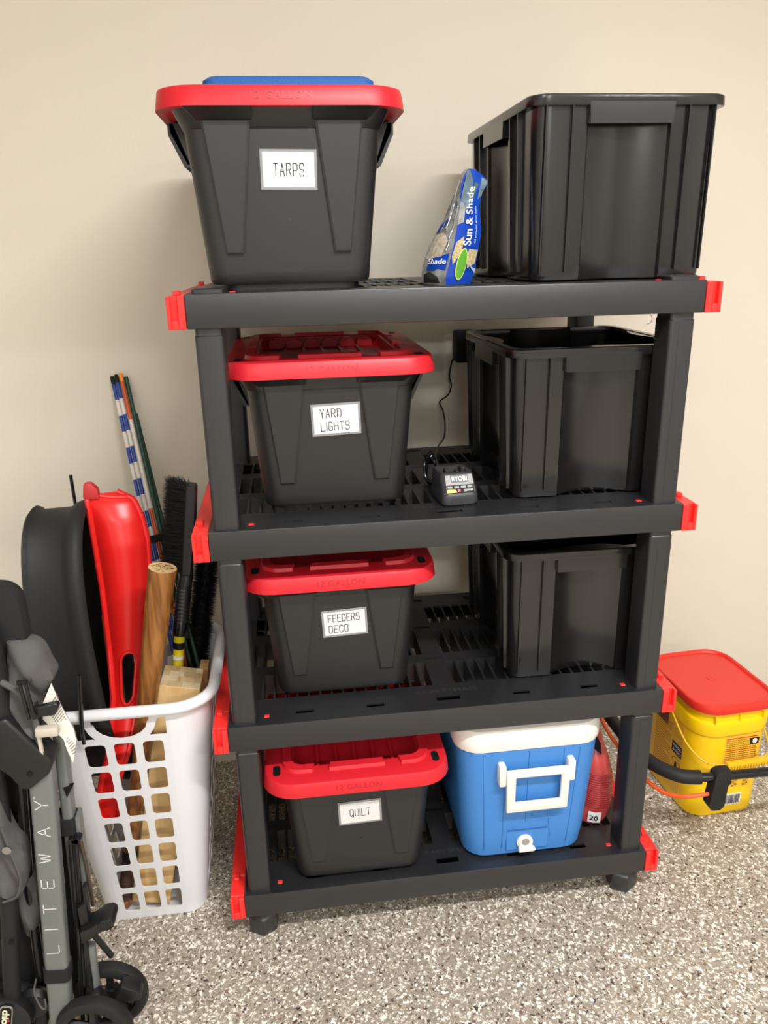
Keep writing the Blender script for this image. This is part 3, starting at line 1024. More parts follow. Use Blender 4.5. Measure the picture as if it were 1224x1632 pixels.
# outlet plate
o = M().loft([[(x, wall_y(0.17) - 0.0002, z) for x, z in rr(0.075, 0.118, 0.006, cx=0.16, cy=1.215)], [(x, wall_y(0.17) - 0.004, z) for x, z in rr(0.075, 0.118, 0.006, cx=0.16, cy=1.215)], [(x, wall_y(0.17) - 0.0065, z) for x, z in rr(0.069, 0.112, 0.005, cx=0.16, cy=1.215)]]).build('wall_outlet', mat('outlet_plastic', (226, 220, 205), 0.4))
tag(o, 'pale outlet plate on the wall behind the black power adapter', 'outlet')

# ------------------------------------------------------------------ cooler
t = thing('cooler', 'blue picnic cooler with white lid and white handle on the bottom deck', 'cooler', (0.186, 0.212, Z1), 0.0)
CD = 0.385


def cw(z):
    return interp([(0, 0.292, CD - 0.02), (0.31, 0.332, CD)], z)


b = M()
b.loft([rr(0.25, 0.34, 0.04, 0.0), rr(0.274, CD - 0.04, 0.048, 0.002), rr(0.288, CD - 0.026, 0.05, 0.010), rr(0.292, CD - 0.022, 0.05, 0.03)] + [rr(cw(z)[0], cw(z)[1], 0.05, z) for z in (0.06, 0.12, 0.2, 0.26, 0.300)] + [rr(cw(0.3)[0] - 0.006, cw(0.3)[1] - 0.006, 0.048, 0.304)])
cbd = b.build('body', BLUE, t)


def cfront(x, z, e):
    return (x, -cw(z)[1] / 2 - e, z)


l = M().loft([rr(0.322, CD - 0.008, 0.05, 0.304), rr(0.338, CD + 0.006, 0.056, 0.306), rr(0.342, CD + 0.01, 0.056, 0.318), rr(0.340, CD + 0.008, 0.056, 0.345), rr(0.332, CD, 0.054, 0.358), rr(0.30, CD - 0.03, 0.05, 0.364)])
l.build('lid', CWHITE, t, label='white lid')
for xa, xb, za, zb in ((-0.102, -0.112, 0.03, 0.298), (-0.060, -0.060, 0.03, 0.16), (-0.006, -0.006, 0.10, 0.298), (0.055, 0.040, 0.05, 0.16), (0.095, 0.112, 0.03, 0.298), (0.075, 0.075, 0.25, 0.298)):
    M().prism([(-0.0008, 0), (0.0008, 0), (0.0008, 1), (-0.0008, 1)], lambda u, v, s_: cfront(xa + (xb - xa) * v + u, za + (zb - za) * v, -0.001 + 0.0013 * s_)).build('groove_shade', BLUE_SHADE, cbd, smooth=0)
# drain panel
M().prism([(-0.050, 0.012), (0.050, 0.012), (0.050, 0.066), (0.044, 0.072), (-0.044, 0.072), (-0.050, 0.066)], lambda u, v, s_: cfront(u + 0.0, max(v, 0.03), -0.001 + 0.002 * s_)[:2] + (v + 0.010,)).bev(0.0015, 1).build('drain_panel', BLUE, cbd)
M().prism([(-0.048, 0.0685), (0.048, 0.0685), (0.046, 0.0715), (-0.046, 0.0715)], lambda u, v, s_: cfront(u, v + 0.010, 0.0006 + 0.002 * s_)).build('groove_shade', BLUE_SHADE, cbd, smooth=0)
sp = M()
yb = cfront(0, 0.043, 0)[1]
sp.tube([(-0.006, yb + 0.004, 0.045), (-0.006, yb - 0.006, 0.045)], 0.019, 24)
sp.tube([(-0.006, yb - 0.006, 0.045), (-0.006, yb - 0.010, 0.045)], [0.0165, 0.015], 24)
spo = sp.build('drain_spout', CWHITE, t, label='white drain spout')
M().tube([(-0.006, yb - 0.010, 0.050), (-0.006, yb - 0.0115, 0.050)], 0.009, 16).build('spout_ring', mat('spout_grey', (150, 146, 138), 0.5), spo)
M().prism([(-0.024, 0.026), (0.014, 0.026), (0.018, 0.032), (0.012, 0.038), (-0.022, 0.038)], lambda u, v, s_: (u, yb - 0.006 - 0.012 * s_, v)).bev(0.003, 2).build('spout_tab', CWHITE, spo)
# handle
h = M()
hy = lambda z: -cw(z)[1] / 2
hx0, hx1, hz0, hz1 = -0.060, 0.083, 0.150, 0.262
h.plate([(hx0, hz0), (hx1, hz0), (hx1 + 0.002, hz1), (hx0 - 0.002, hz1)], [[(hx0 + 0.020, hz0 + 0.024), (hx0 + 0.020, hz1 - 0.018), (hx1 - 0.018, hz1 - 0.018), (hx1 - 0.018, hz0 + 0.024)]], lambda u, v, s_: (u, hy(v) - 0.012 - 0.013 * s_, v))
h.bev(0.004, 2)
ho = h.build('handle', CWHITE, t, label='white swing handle')
for xx in (hx0 - 0.010, hx1 + 0.006):
    M().box(xx - 0.0085, xx + 0.0085, hy(0.25) - 0.022, hy(0.25) + 0.006, 0.222, 0.276).bev(0.005, 2).build('handle_mount', CWHITE, ho)
tx = M()
for k, (wd_, zz) in enumerate(((0.05, 0.128), (0.062, 0.121), (0.066, 0.114), (0.062, 0.107), (0.04, 0.100))):
    for q in range(int(wd_ / 0.005)):
        x = 0.038 - wd_ / 2 + 0.005 * q
        tx.prism([(x, zz), (x + 0.0035, zz), (x + 0.003, zz + 0.0035), (x, zz + 0.003)], lambda u, v, s_: cfront(u, v, -0.0005 + 0.0012 * s_))
tx.build('embossed_text', BLUE, cbd, smooth=0, kind='stuff')

# ------------------------------------------------------------------ red bag beside the cooler
REDBAG = mat('red_bag_film', (210, 80, 78), 0.3, 0.5, bump=0.3, bscale=40, var=0.1, vscale=20)
t = thing('red_bag', 'red plastic bag with white edge squeezed between the cooler and right post', 'bag', (0.40, 0.14, Z1))
RB = [(0.0, 0.352, 0.428, 0.030), (0.012, 0.350, 0.432, 0.040), (0.08, 0.352, 0.440, 0.046), (0.12, 0.356, 0.438, 0.044), (0.17, 0.362, 0.426, 0.036), (0.21, 0.368, 0.413, 0.022), (0.245, 0.372, 0.402, 0.010), (0.262, 0.376, 0.394, 0.004)]
lp = []
for k in range(21):
    zz = 0.262 * k / 20
    a, b_, th = interp(RB, zz)
    wob = 0.002 * math.sin(k * 1.3)
    c = (a + b_) / 2
    lp.append([(c + (b_ - a) / 2 * math.cos(q / 12 * 2 * math.pi), 0.14 + 0.09 * zz + th * math.sin(q / 12 * 2 * math.pi) * (1 + 0.08 * math.sin(k + q)) + wob, Z1 + zz) for q in range(12)])
bo = M().loft(lp).build('bag_film', REDBAG, t, world=True, smooth=60)


def rbp(s_, zz, e):
    a, b_, th = interp(RB, zz)
    c = (a + b_) / 2
    ang = math.pi + s_ * math.pi
    return (c + (b_ - a) / 2 * math.cos(ang), 0.14 + 0.09 * zz + (th * 1.06 + e) * math.sin(ang) - e, Z1 + zz)


mm = M()
for k in range(20):
    z0_, z1_ = 0.262 * k / 20, 0.262 * (k + 1) / 20
    mm.add([rbp(0.96, z0_, 0.002), rbp(1.0, z0_, 0.002), rbp(1.0, z1_, 0.002), rbp(0.96, z1_, 0.002)], [(0, 1, 2, 3)])
mm.build('white_edge', PAPER, bo, world=True, label='white sealed edge')
M().add([rbp(s_, zz, 0.002) for zz in (0.012, 0.042) for s_ in (0.28, 0.4, 0.52)], [(0, 1, 4, 3), (1, 2, 5, 4)]).build('weight_mark', PAPER, bo, world=True, label='white weight mark reading 20')
font('20', 0.016, 0.014, 0.02).map(lambda x, y, z: rbp(0.38 + x / 0.1, 0.027 + z, 0.0035)).build('lettering', INK, bo, world=True, smooth=0)
tx = M()
for k in range(16):
    zz = 0.052 + 0.0058 * k
    tx.add([rbp(s_, z_, 0.0025) for z_ in (zz, zz + 0.0022) for s_ in (0.15, 0.3, 0.45, 0.6, 0.75 - 0.1 * (k % 3 == 0))], [(q, q + 1, q + 6, q + 5) for q in range(4)])
tx.build('printed_text', mat('print_dark_red', (140, 36, 40), 0.5), bo, world=True, smooth=0, kind='stuff')
M().add([rbp(s_, z_, 0.0025) for s_, z_ in ((0.3, 0.205), (0.55, 0.19), (0.62, 0.215), (0.4, 0.24))], [(0, 1, 2, 3)]).build('dark_print', INK, bo, world=True)

# ------------------------------------------------------------------ yellow bucket
BKR = 0.07
t = thing('plastic_bucket', 'yellow rectangular bucket with red lid standing right of the shelf', 'bucket', (0.808, 0.364, 0.0), BKR)
BH = 0.338


def bw(z):
    return interp([(0, 0.212, 0.256), (BH, 0.220, 0.268)], z)


b = M()
b.loft([rr(0.200, 0.246, 0.05, 0.0), rr(0.210, 0.254, 0.052, 0.004)] + [rr(bw(z)[0], bw(z)[1], 0.055, z) for z in (0.01, 0.15, 0.268)])
b.loft([rr(bw(0.268)[0] - 0.01, bw(0.268)[1] - 0.01, 0.055, 0.262), rr(0.225, 0.279, 0.062, 0.264), rr(0.227, 0.281, 0.062, 0.270), rr(0.229, 0.283, 0.062, 0.300), rr(0.227, 0.281, 0.062, 0.303), rr(0.216, 0.269, 0.058, 0.305), rr(0.216, 0.269, 0.058, 0.325), rr(0.227, 0.281, 0.06, 0.327), rr(0.227, 0.281, 0.06, 0.336)])
for u in (-0.07, 0.0, 0.07):
    b.box(u - 0.002, u + 0.002, -0.1405, -0.132, 0.304, 0.326)
bo = b.build('pail', YELLOW, t)
l = M().loft([rr(0.225, 0.279, 0.06, 0.334), rr(0.238, 0.292, 0.066, 0.334), rr(0.241, 0.296, 0.068, 0.338), rr(0.241, 0.296, 0.068, 0.352), rr(0.238, 0.292, 0.066, 0.357), rr(0.230, 0.285, 0.062, 0.359), rr(0.221, 0.275, 0.058, 0.357), rr(0.216, 0.269, 0.056, 0.3515)])
lo = l.build('lid', BLIDRED, t, label='red snap lid with raised edge')
M().lathe([(0.012, 0.3515), (0.011, 0.3535), (0.004, 0.3535), (0.003, 0.352)], 20, c1=True).build('lid_nub', BLIDRED, lo)
# wire bail hanging at the front with its grip
hz, hf = 0.285, -0.168
pts = [(-0.119, 0.0, hz), (-0.121, -0.02, hz - 0.01), (-0.118, -0.095, 0.225), (-0.095, -0.146, 0.200), (-0.055, -0.160, 0.193), (-0.03, -0.162, 0.191)]
wire = M().tube(spline(pts, 6), 0.0028, 8)
wire.tube(spline([(-x, y, z) for x, y, z in pts], 6), 0.0028, 8)
wo = wire.build('bail', mat('bail_yellow', (225, 180, 30), 0.35), t)
g = M().box(-0.040, 0.082, -0.170, -0.154, 0.181, 0.198).bev(0.003, 2)
for k in range(15):
    x = -0.035 + 0.008 * k
    g.box(x - 0.0018, x + 0.0018, -0.173, -0.167, 0.1805, 0.190)
g.build('grip', mat('grip_yellow', (238, 190, 30), 0.4), wo)
for sx in (-1, 1):
    M().tube([(sx * 0.110, 0, hz), (sx * 0.123, 0, hz)], 0.010, 14).build('bail_pivot', YELLOW, t)


def bface(u, v, e):  # front
    return (u, -bw(v)[1] / 2 - e, v)


def bleft(u, v, e):  # u runs from back (-) to front (+)
    return (-bw(v)[0] / 2 - e, -u, v)


LBL = mat('bucket_label', (238, 186, 44), 0.4)
LTXT = mat('bucket_print', (120, 84, 18), 0.5)
LRED = mat('bucket_print_red', (196, 66, 22), 0.5)
fl = M().prism([(-0.030, 0.085), (0.072, 0.085), (0.076, 0.258), (-0.030, 0.258)], lambda u, v, s_: bface(u, v, -0.0005 + 0.0011 * s_)).build('front_label', LBL, bo, label='printed yellow front label')
tx, tr = M(), M()
for k in range(20):
    zz = 0.245 - 0.0062 * k
    if k in (0, 6, 11, 18):
        tr.prism([(-0.026, zz), (0.066 - (0.02 if k == 18 else 0), zz), (0.066, zz + 0.003), (-0.026, zz + 0.003)], lambda u, v, s_: bface(u, v, 0.0006 + 0.0004 * s_))
        continue
    x = -0.026
    while x < 0.05 if k < 4 else x < 0.062:
        L_ = rnd.uniform(0.004, 0.012)
        tx.prism([(x, zz), (x + L_, zz), (x + L_, zz + 0.0022), (x, zz + 0.0022)], lambda u, v, s_: bface(u, v, 0.0006 + 0.0003 * s_))
        x += L_ + 0.0015
for c in range(3):
    for k in range(9):
        zz = 0.122 - 0.004 * k
        x = -0.024 + 0.032 * c
        tx.prism([(x, zz), (x + rnd.uniform(0.012, 0.02), zz), (x + 0.016, zz + 0.0017), (x, zz + 0.0017)], lambda u, v, s_: bface(u, v, 0.0006 + 0.0003 * s_))
tx.build('printed_text', LTXT, fl, smooth=0, kind='stuff')
tr.build('printed_rule', LRED, fl, smooth=0)
M().prism([(0.044, 0.222), (0.070, 0.222), (0.071, 0.242), (0.044, 0.242)], lambda u, v, s_: bface(u, v, 0.0008 + 0.0004 * s_)).build('black_mark', INK, fl)
M().prism([(0.058 + 0.007 * math.cos(a * math.pi / 6), 0.232 + 0.008 * math.sin(a * math.pi / 6)) for a in range(12)], lambda u, v, s_: bface(u, v, 0.0012 + 0.0003 * s_)).build('round_mark', PAPER, fl)
bc = M().prism([(-0.008, 0.030), (0.044, 0.030), (0.044, 0.066), (-0.008, 0.066)], lambda u, v, s_: bface(u, v, -0.0005 + 0.0012 * s_)).build('barcode_patch', PAPER, bo, label='white barcode patch')
bars = M()
x = -0.003
while x < 0.038:
    wv = rnd.choice((0.0007, 0.0012, 0.0018))
    bars.prism([(x, 0.034), (x + wv, 0.034), (x + wv, 0.062), (x, 0.062)], lambda u, v, s_: bface(u, v, 0.0007 + 0.0003 * s_))
    x += wv + rnd.choice((0.0007, 0.0013))
bars.build('barcode_bars', INK, bc, smooth=0)
sl = M().prism([(-0.075, 0.03), (0.068, 0.03), (0.068, 0.255), (-0.075, 0.255)], lambda u, v, s_: bleft(u, v, -0.0005 + 0.0011 * s_)).build('side_label', LBL, bo, label='printed side label')
bk = M().prism([(0.018, 0.150), (0.066, 0.150), (0.066, 0.184), (0.018, 0.184)], lambda u, v, s_: bleft(u, v, 0.0006 + 0.0005 * s_)).build('black_mark', INK, sl)
for k, w_ in enumerate(('WARNING', 'AVISO')):
    font(w_, 0.042, 0.010, 0.02).map(lambda x, y, z: bleft(0.042 + x, 0.174 - 0.014 * k + z, 0.0014)).build('lettering', PAPER, sl, smooth=0, label='white lettering')
ring = M()
for k in range(20):
    a, b_ = 2 * math.pi * k / 20, 2 * math.pi * (k + 1) / 20
    ring.add([bleft(0.042 + r_ * math.cos(q), 0.115 + 1.2 * r_ * math.sin(q), 0.001) for q, r_ in ((a, 0.022), (b_, 0.022), (b_, 0.0205), (a, 0.0205))], [(0, 1, 2, 3)])
ring.prism([(0.036, 0.106), (0.048, 0.106), (0.046, 0.126), (0.038, 0.126)], lambda u, v, s_: bleft(u, v, 0.0006 + 0.0004 * s_))
ring.build('round_mark', INK, sl, smooth=0)
tx = M()
for k in range(26):
    zz = 0.235 - 0.0075 * k
    tx.prism([(-0.07, zz), (0.010 if k % 5 else -0.02, zz), (0.010 if k % 5 else -0.02, zz + 0.0015), (-0.07, zz + 0.0015)], lambda u, v, s_: bleft(u, v, 0.0006 + 0.0003 * s_))
tx.build('printed_text', LTXT, sl, smooth=0, kind='stuff')
M().prism([(-0.07, 0.212), (-0.01, 0.212), (-0.01, 0.25), (-0.07, 0.25)], lambda u, v, s_: bleft(u, v, 0.0009 + 0.0004 * s_)).build('picture_panel', mat('label_picture', (110, 60, 40), 0.5, var=0.6, vscale=90), sl)

# ------------------------------------------------------------------ tubular cart handle beside the bucket
HX = thing('cart_handle', 'black tubular handlebar with foam grip passing in front of the yellow bucket', 'handle', (0.56, 0.2, 0.0))
tb = spline([(0.545, 0.66, 0.018), (0.545, 0.645, 0.10), (0.54, 0.60, 0.215), (0.535, 0.50, 0.24), (0.535, 0.33, 0.242), (0.548, 0.20, 0.242), (0.59, 0.128, 0.241), (0.65, 0.105, 0.240), (0.80, 0.100, 0.240), (1.0, 0.098, 0.238), (1.11, 0.10, 0.225), (1.16, 0.11, 0.15), (1.17, 0.12, 0.018)], 7)
M().tube(tb, 0.0115, 14).build('tube', GLOSSB, HX, world=True)
k0 = [p for p in tb if p.y > 0.104 and p.y < 0.56 and p.x < 0.66 and p.z > 0.2]
M().tube(k0, 0.0175, 16).build('foam_grip', RUBBER, HX, world=True, label='matt black foam grip')
cl = M()
cl.prism([(0.692, 0.262), (0.722, 0.262), (0.722, 0.225), (0.716, 0.222), (0.712, 0.160), (0.702, 0.150), (0.680, 0.150), (0.670, 0.164), (0.676, 0.215), (0.680, 0.255)], lambda u, v, s_: (u, 0.084 + 0.032 * s_, v))
cl.bev(0.003, 2).build('clip', RUBBER, HX, world=True, label='black plastic cord clip')
M().tube(spline([(0.680, 0.100, 0.192), (0.655, 0.100, 0.190), (0.62, 0.11, 0.182), (0.585, 0.14, 0.172), (0.555, 0.19, 0.178), (0.535, 0.25, 0.195), (0.513, 0.33, 0.222), (0.509, 0.42, 0.244), (0.508, 0.52, 0.25), (0.515, 0.60, 0.20), (0.53, 0.64, 0.08), (0.55, 0.62, 0.006)], 7), 0.0052, 10).build('cord', mat('cord_orange', (235, 92, 38), 0.45), HX, world=True, label='orange cord')
wl = M().lathe([(0.02, -0.014), (0.05, -0.016), (0.062, -0.014), (0.066, 0), (0.062, 0.014), (0.05, 0.016), (0.02, 0.014)], 28, c0=True, c1=True)
wl.xf(Matrix.Translation((1.20, 0.46, 0.066)) @ Matrix.Rotation(math.radians(90), 4, 'X') @ Matrix.Rotation(0, 4, 'Z'))
wl.build('wheel', RUBBER, HX, world=True)
M().tube([(1.165, 0.12, 0.066), (1.2, 0.3, 0.066), (1.2, 0.48, 0.066)], 0.008, 8).build('axle_arm', GLOSSB, HX, world=True)

# ------------------------------------------------------------------ laundry basket
BX, BY = -0.695, 0.245
t = thing('laundry_basket', 'tall white plastic laundry basket with square holes holding sticks and brushes', 'basket', (BX, BY, 0))
BHT = 0.60


def bs(z):   # half width, half depth, corner radius
    return interp([(0, 0.118, 0.135, 0.04), (BHT, 0.186, 0.195, 0.085)], z)


def panel_pt(q, s_, z, e):
    """q: 0 front 1 right 2 back 3 left; s_ in [-1,1] across the flat part"""
    a, b_, r = bs(z)
    if q % 2 == 0:
        L_, off = a - r, b_
    else:
        L_, off = b_ - r, a
    p = Vector((s_ * L_, -off - e, z))
    return tuple(Matrix.Rotation(math.radians(90 * q), 3, 'Z') @ p)


def rrect2(x0, x1, y0, y1, r, n=3):
    return rr(x1 - x0, y1 - y0, r, n=n, cx=(x0 + x1) / 2, cy=(y0 + y1) / 2)


for q in range(4):
    m = M()
    ncol = 3
    Z0, pitch = 0.024, 0.0728
    cs = 0.0585
    holes = []
    sx0 = 0.92
    cwid = 2 * sx0 / ncol
    for c in range(ncol):
        for r_ in range(7):
            a = -sx0 + c * cwid + cwid * 0.14
            b_ = -sx0 + (c + 1) * cwid - cwid * 0.14
            z0_ = Z0 + r_ * pitch
            k = rr(b_ - a, 1, 0.12, n=3, cx=(a + b_) / 2, cy=0.5)
            # rounded corners: radius differs in the two directions so build it by hand
            rx, rz = cwid * 0.13, 0.009
            pts = []
            for sx, sz, a0 in ((1, 1, 0), (-1, 1, 90), (-1, -1, 180), (1, -1, 270)):
                for w_ in range(4):
                    an = math.radians(a0 + 30 * w_)
                    pts.append(((a + b_) / 2 + sx * ((b_ - a) / 2 - rx) + rx * math.cos(an), z0_ + cs / 2 + sz * (cs / 2 - rz) + rz * math.sin(an)))
            holes.append(pts)
    # U-shaped hand hole and the two corner holes beside it
    zt = 0.586
    U = [(-0.60, zt), (-0.58, 0.572)]
    for k in range(9):
        an = math.pi + math.pi * k / 8
        U.append((0.55 * math.cos(an), 0.572 + 0.040 * math.sin(an)))
    U += [(0.58, 0.572), (0.60, zt)]
    holes.append(U)
    for sx in (-1, 1):
        tri = [(sx * 0.93, 0.534), (sx * 0.56, 0.534), (sx * 0.68, 0.552), (sx * 0.76, 0.578), (sx * 0.93, 0.579)]
        holes.append(tri)
    m.plate([(-1, 0.0), (1, 0.0), (1, BHT - 0.012), (-1, BHT - 0.012)], holes, lambda u, v, s_: panel_pt(q, u, v, -0.003 * s_))
    m.build('side_panel', WHITE, t, smooth=0)
    # rounded corner to the next side
    lp = []
    for k in range(9):
        lp.append([])
    crn = M()
    rows = []
    for z in (0.0, 0.1, 0.2, 0.3, 0.4, 0.5, BHT - 0.012):
        a, b_, r = bs(z)
        rot = Matrix.Rotation(math.radians(90 * q), 3, 'Z')
        if q % 2 == 0:
            cx_, cy_ = a - r, -b_ + r
        else:
            cx_, cy_ = b_ - r, -a + r
        outer = [tuple(rot @ Vector((cx_ + r * math.sin(math.pi / 2 * k / 8), cy_ - r * math.cos(math.pi / 2 * k / 8), z))) for k in range(9)]
        inner = [tuple(rot @ Vector((cx_ + (r - 0.003) * math.sin(math.pi / 2 * k / 8), cy_ - (r - 0.003) * math.cos(math.pi / 2 * k / 8), z))) for k in range(8, -1, -1)]
        rows.append(outer + inner)
    crn.loft(rows)
    crn.build('corner', WHITE, t, smooth=50)
base_l = M().loft([rr(2 * bs(0)[0], 2 * bs(0)[1], 0.04, 0.0), rr(2 * bs(0)[0], 2 * bs(0)[1], 0.04, 0.004)])
base_l.build('bottom', WHITE, t)
a, b_, r = bs(BHT)
path = rr(2 * a + 0.008, 2 * b_ + 0.008, r, n=8)
rp = [(x, y, BHT) for x, y in path]
loops = []
n = len(rp)
for k in range(n):
    p = Vector(rp[k])
    tg = (Vector(rp[(k + 1) % n]) - Vector(rp[k - 1])).normalized()
    nx = Vector((tg.y, -tg.x, 0))
    loops.append([tuple(p + nx * (0.013 * math.cos(q * math.pi / 5)) + Vector((0, 0, 0.0125 * math.sin(q * math.pi / 5)))) for q in range(10)])
loops.append(loops[0])
M().loft(loops, False, False).build('rim', WHITE, t, smooth=70)

# ------------------------------------------------------------------ things in the basket
# wooden bat
WBAT = wood('bat_wood', (160, 106, 52), (112, 66, 26), (26, 26, 2.2), 0.32)
WEND = mat('end_grain', (214, 180, 128), 0.7, var=0.25, vscale=120)
A, B = Vector((-0.770, 0.135, 0.022)), Vector((-0.584, 0.128, 0.884))
ax = (B - A).normalized()
rotm = ax.to_track_quat('Z', 'X').to_matrix().to_4x4()
t = thing('wooden_bat', 'thick wooden bat with flat sawn end leaning up out of the basket', 'bat', A)
Lb = (B - A).length
prof = [(0.0, 0.016), (0.012, 0.018), (0.02, 0.0155), (0.16, 0.0155), (0.161, 0.0165), (0.30, 0.018), (0.45, 0.0195), (0.6, 0.0218), (0.72, 0.0255), (0.80, 0.0275), (0.86, 0.0288), (Lb - 0.002, 0.0298), (Lb, 0.0288)]
m = M().lathe([(r_, z) for z, r_ in prof], 28, c0=True, c1=False).xf(rotm)
m.build('shaft', WBAT, t, smooth=50)
M().lathe([(0.0288, Lb), (0.002, Lb + 0.0006)], 28, c1=True).xf(rotm).build('sawn_end', WEND, t, label='pale sawn end with dark grain pits')
pits = M()
for k in range(60):
    an, rad = rnd.uniform(0, 6.28), 0.021 * math.sqrt(rnd.random())
    x, y = rad * math.cos(an), rad * math.sin(an)
    L_, d_ = rnd.uniform(0.001, 0.004), rnd.uniform(0, 3.14)
    dx, dy = math.cos(d_) * L_, math.sin(d_) * L_
    pits.add([(x - dx - dy * .2, y - dy + dx * .2, Lb + 0.0011), (x - dx + dy * .2, y - dy - dx * .2, Lb + 0.0011), (x + dx + dy * .2, y + dy - dx * .2, Lb + 0.0011), (x + dx - dy * .2, y + dy + dx * .2, Lb + 0.0011)], [(0, 1, 2, 3)])
pits.xf(rotm).build('grain_pits', mat('pit_brown', (70, 46, 22), 0.8), t, smooth=0, kind='stuff')
M().lathe([(0.0162, 0.022), (0.0166, 0.03), (0.0166, 0.128), (0.0160, 0.136)], 20).xf(rotm).build('grip_wrap', mat('grip_leather', (74, 50, 42), 0.6, bump=0.5, bscale=200), t, label='brown leather grip wrap')
M().lathe([(0.0168, 0.136), (0.0178, 0.139), (0.0178, 0.160), (0.0172, 0.163)], 20).xf(rotm).build('grip_collar', DARK, t)

# laminated beam
WB1 = wood('beam_wood', (232, 196, 138), (214, 174, 114), (14, 14, 1.6), 0.6)
A, B = Vector((-0.706, 0.172, 0.022)), Vector((-0.582, 0.192, 0.590))
ax = (B - A).normalized()
rotm = ax.to_track_quat('Z', 'X').to_matrix().to_4x4() @ Matrix.Identity(4)
# frame: local z along beam, x in the wall plane, y towards the wall
zx = ax
yx = Vector((0, 1, 0))
xx = yx.cross(zx).normalized()
rotm = Matrix((xx, yx, zx)).transposed().to_4x4()
t = thing('wood_block', 'short square block of glued pale wood with chequered end standing in the basket', 'wood', A)
Lb = (B - A).length
M().box(-0.044, 0.044, -0.044, 0.044, 0, Lb).bev(0.002, 1).xf(rotm).build('block', WB1, t)
k = 0
for iy in range(4):
    xs = [-0.043, -0.02 + 0.012 * (iy % 2), 0.008 - 0.01 * (iy % 3), 0.028, 0.043] if iy % 2 else [-0.043, -0.028, 0.004, 0.043]
    for xa, xb in zip(xs[:-1], xs[1:]):
        c = [(208, 180, 136), (190, 160, 112), (216, 196, 158), (196, 172, 124)][(k * 7 + iy) % 4]
        M().box(xa, xb - 0.0006, -0.043 + 0.0215 * iy, -0.0220 + 0.0215 * iy, Lb - 0.001, Lb + 0.0008 + 0.0004 * (k % 2)).xf(rotm).build('end_block', mat('end_wood_%d' % ((k * 7 + iy) % 4), c, 0.7, var=0.12, vscale=90), t, smooth=0)
        k += 1

# thin planks beside the beam
PL = wood('plank_wood', (190, 150, 98), (150, 108, 62), (40, 40, 2), 0.6)
for k, (xa, ya, za, xb, yb, zb, lab) in enumerate((
            (-0.630, 0.160, 0.014, -0.572, 0.172, 0.34, 'thin pale plank leaning right of the square block inside the basket'),
        (-0.602, 0.195, 0.014, -0.556, 0.222, 0.40, 'thin plank standing nearest the right side of the basket'),
        (-0.608, 0.300, 0.014, -0.541, 0.268, 0.575, 'tall thin plank rising by the back right rim of the basket'))):
    a, b_ = Vector((xa, ya, za)), Vector((xb, yb, zb))
    zx = (b_ - a).normalized()
    yx = (Vector((0, 1, 0)) - zx * zx.y).normalized()
    xx = yx.cross(zx)
    o = M().box(-0.010, 0.010, -0.022, 0.022, 0, (b_ - a).length).bev(0.001, 1).xf(Matrix((xx, yx, zx)).transposed().to_4x4()).build('wooden_plank', PL)
    o.location = a
    tag(o, lab, 'plank', 'planks in the basket')
a, b_ = Vector((-0.766, 0.33, 0.372)), Vector((-0.758, 0.33, 0.705))
zx = (b_ - a).normalized()
yx = (Vector((0, 1, 0)) - zx * zx.y).normalized()
o = M().box(-0.009, 0.009, -0.03, 0.03, 0, (b_ - a).length).bev(0.001, 1).xf(Matrix((yx.cross(zx), yx, zx)).transposed().to_4x4()).build('wooden_plank', PL)
o.location = a
tag(o, 'plank end seen in the gap between black tub and red sled', 'plank', 'planks in the basket')


def bristles(fn, n, mats, parent, seed, kind='stuff', name='bristles'):
    r_ = random.Random(seed)
    m = M()
    for k in range(n):
        p0, p1 = fn(r_)
        d_ = (p1 - p0).normalized()
        s_ = d_.cross(Vector((0, 1, 0.3))).normalized() * 0.0007
        mid = (p0 + p1) / 2 + Vector((r_.uniform(-.003, .003), r_.uniform(-.003, .003), r_.uniform(-.003, .003)))
        m.add([tuple(p0 - s_), tuple(p0 + s_), tuple(mid + s_), tuple(mid - s_), tuple(p1)], [(0, 1, 2, 3), (3, 2, 4)])
    return m.build(name, mats, parent, world=True, smooth=0, recalc=False, kind=kind)


BRB = mat('bristle_black', (24, 24, 25), 0.45, 0.5)
# snow brush
HB, HT = Vector((-0.562, 0.292, 0.80)), Vector((-0.531, 0.300, 1.010))
t = thing('snow_brush', 'black snow brush with yellow pole sticking out of the basket bristles to the left', 'brush', (-0.61, 0.25, 0.02))
hd = (HT - HB).normalized()
hl = Vector((0, 1, 0)).cross(hd).normalized() * -1     # to the left in the picture
if hl.x > 0:
    hl = -hl
yv = Vector((0, 1, 0))
hb = M()
loops = []
for k in range(9):
    f = k / 8
    c = HB.lerp(HT, f)
    wv = 0.017 + 0.004 * math.sin(math.pi * f)
    loops.append([tuple(c + hl * (-wv * 0.75)), tuple(c + hl * (-wv * 0.6) - yv * 0.016), tuple(c + hl * 0.010 - yv * 0.018), tuple(c + hl * 0.014), tuple(c + hl * 0.010 + yv * 0.018), tuple(c + hl * (-wv * 0.6) + yv * 0.016)])
hb.loft(loops)
hb.bev(0.002, 1, 50).build('brush_head', mat('brush_black', (30, 30, 31), 0.4), t, world=True)
bristles(lambda r_: (lambda f, sy: (HB.lerp(HT, f) + hl * 0.010 + yv * sy, HB.lerp(HT, f + 0.05 * f) + hl * (0.056 + r_.uniform(-.006, .008)) + yv * (sy * 1.6 + r_.uniform(-.006, .006)) + hd * r_.uniform(-.012, .012)))(r_.uniform(0.02, 0.98), r_.uniform(-.015, .015)), 2600, BRB, t, 3)
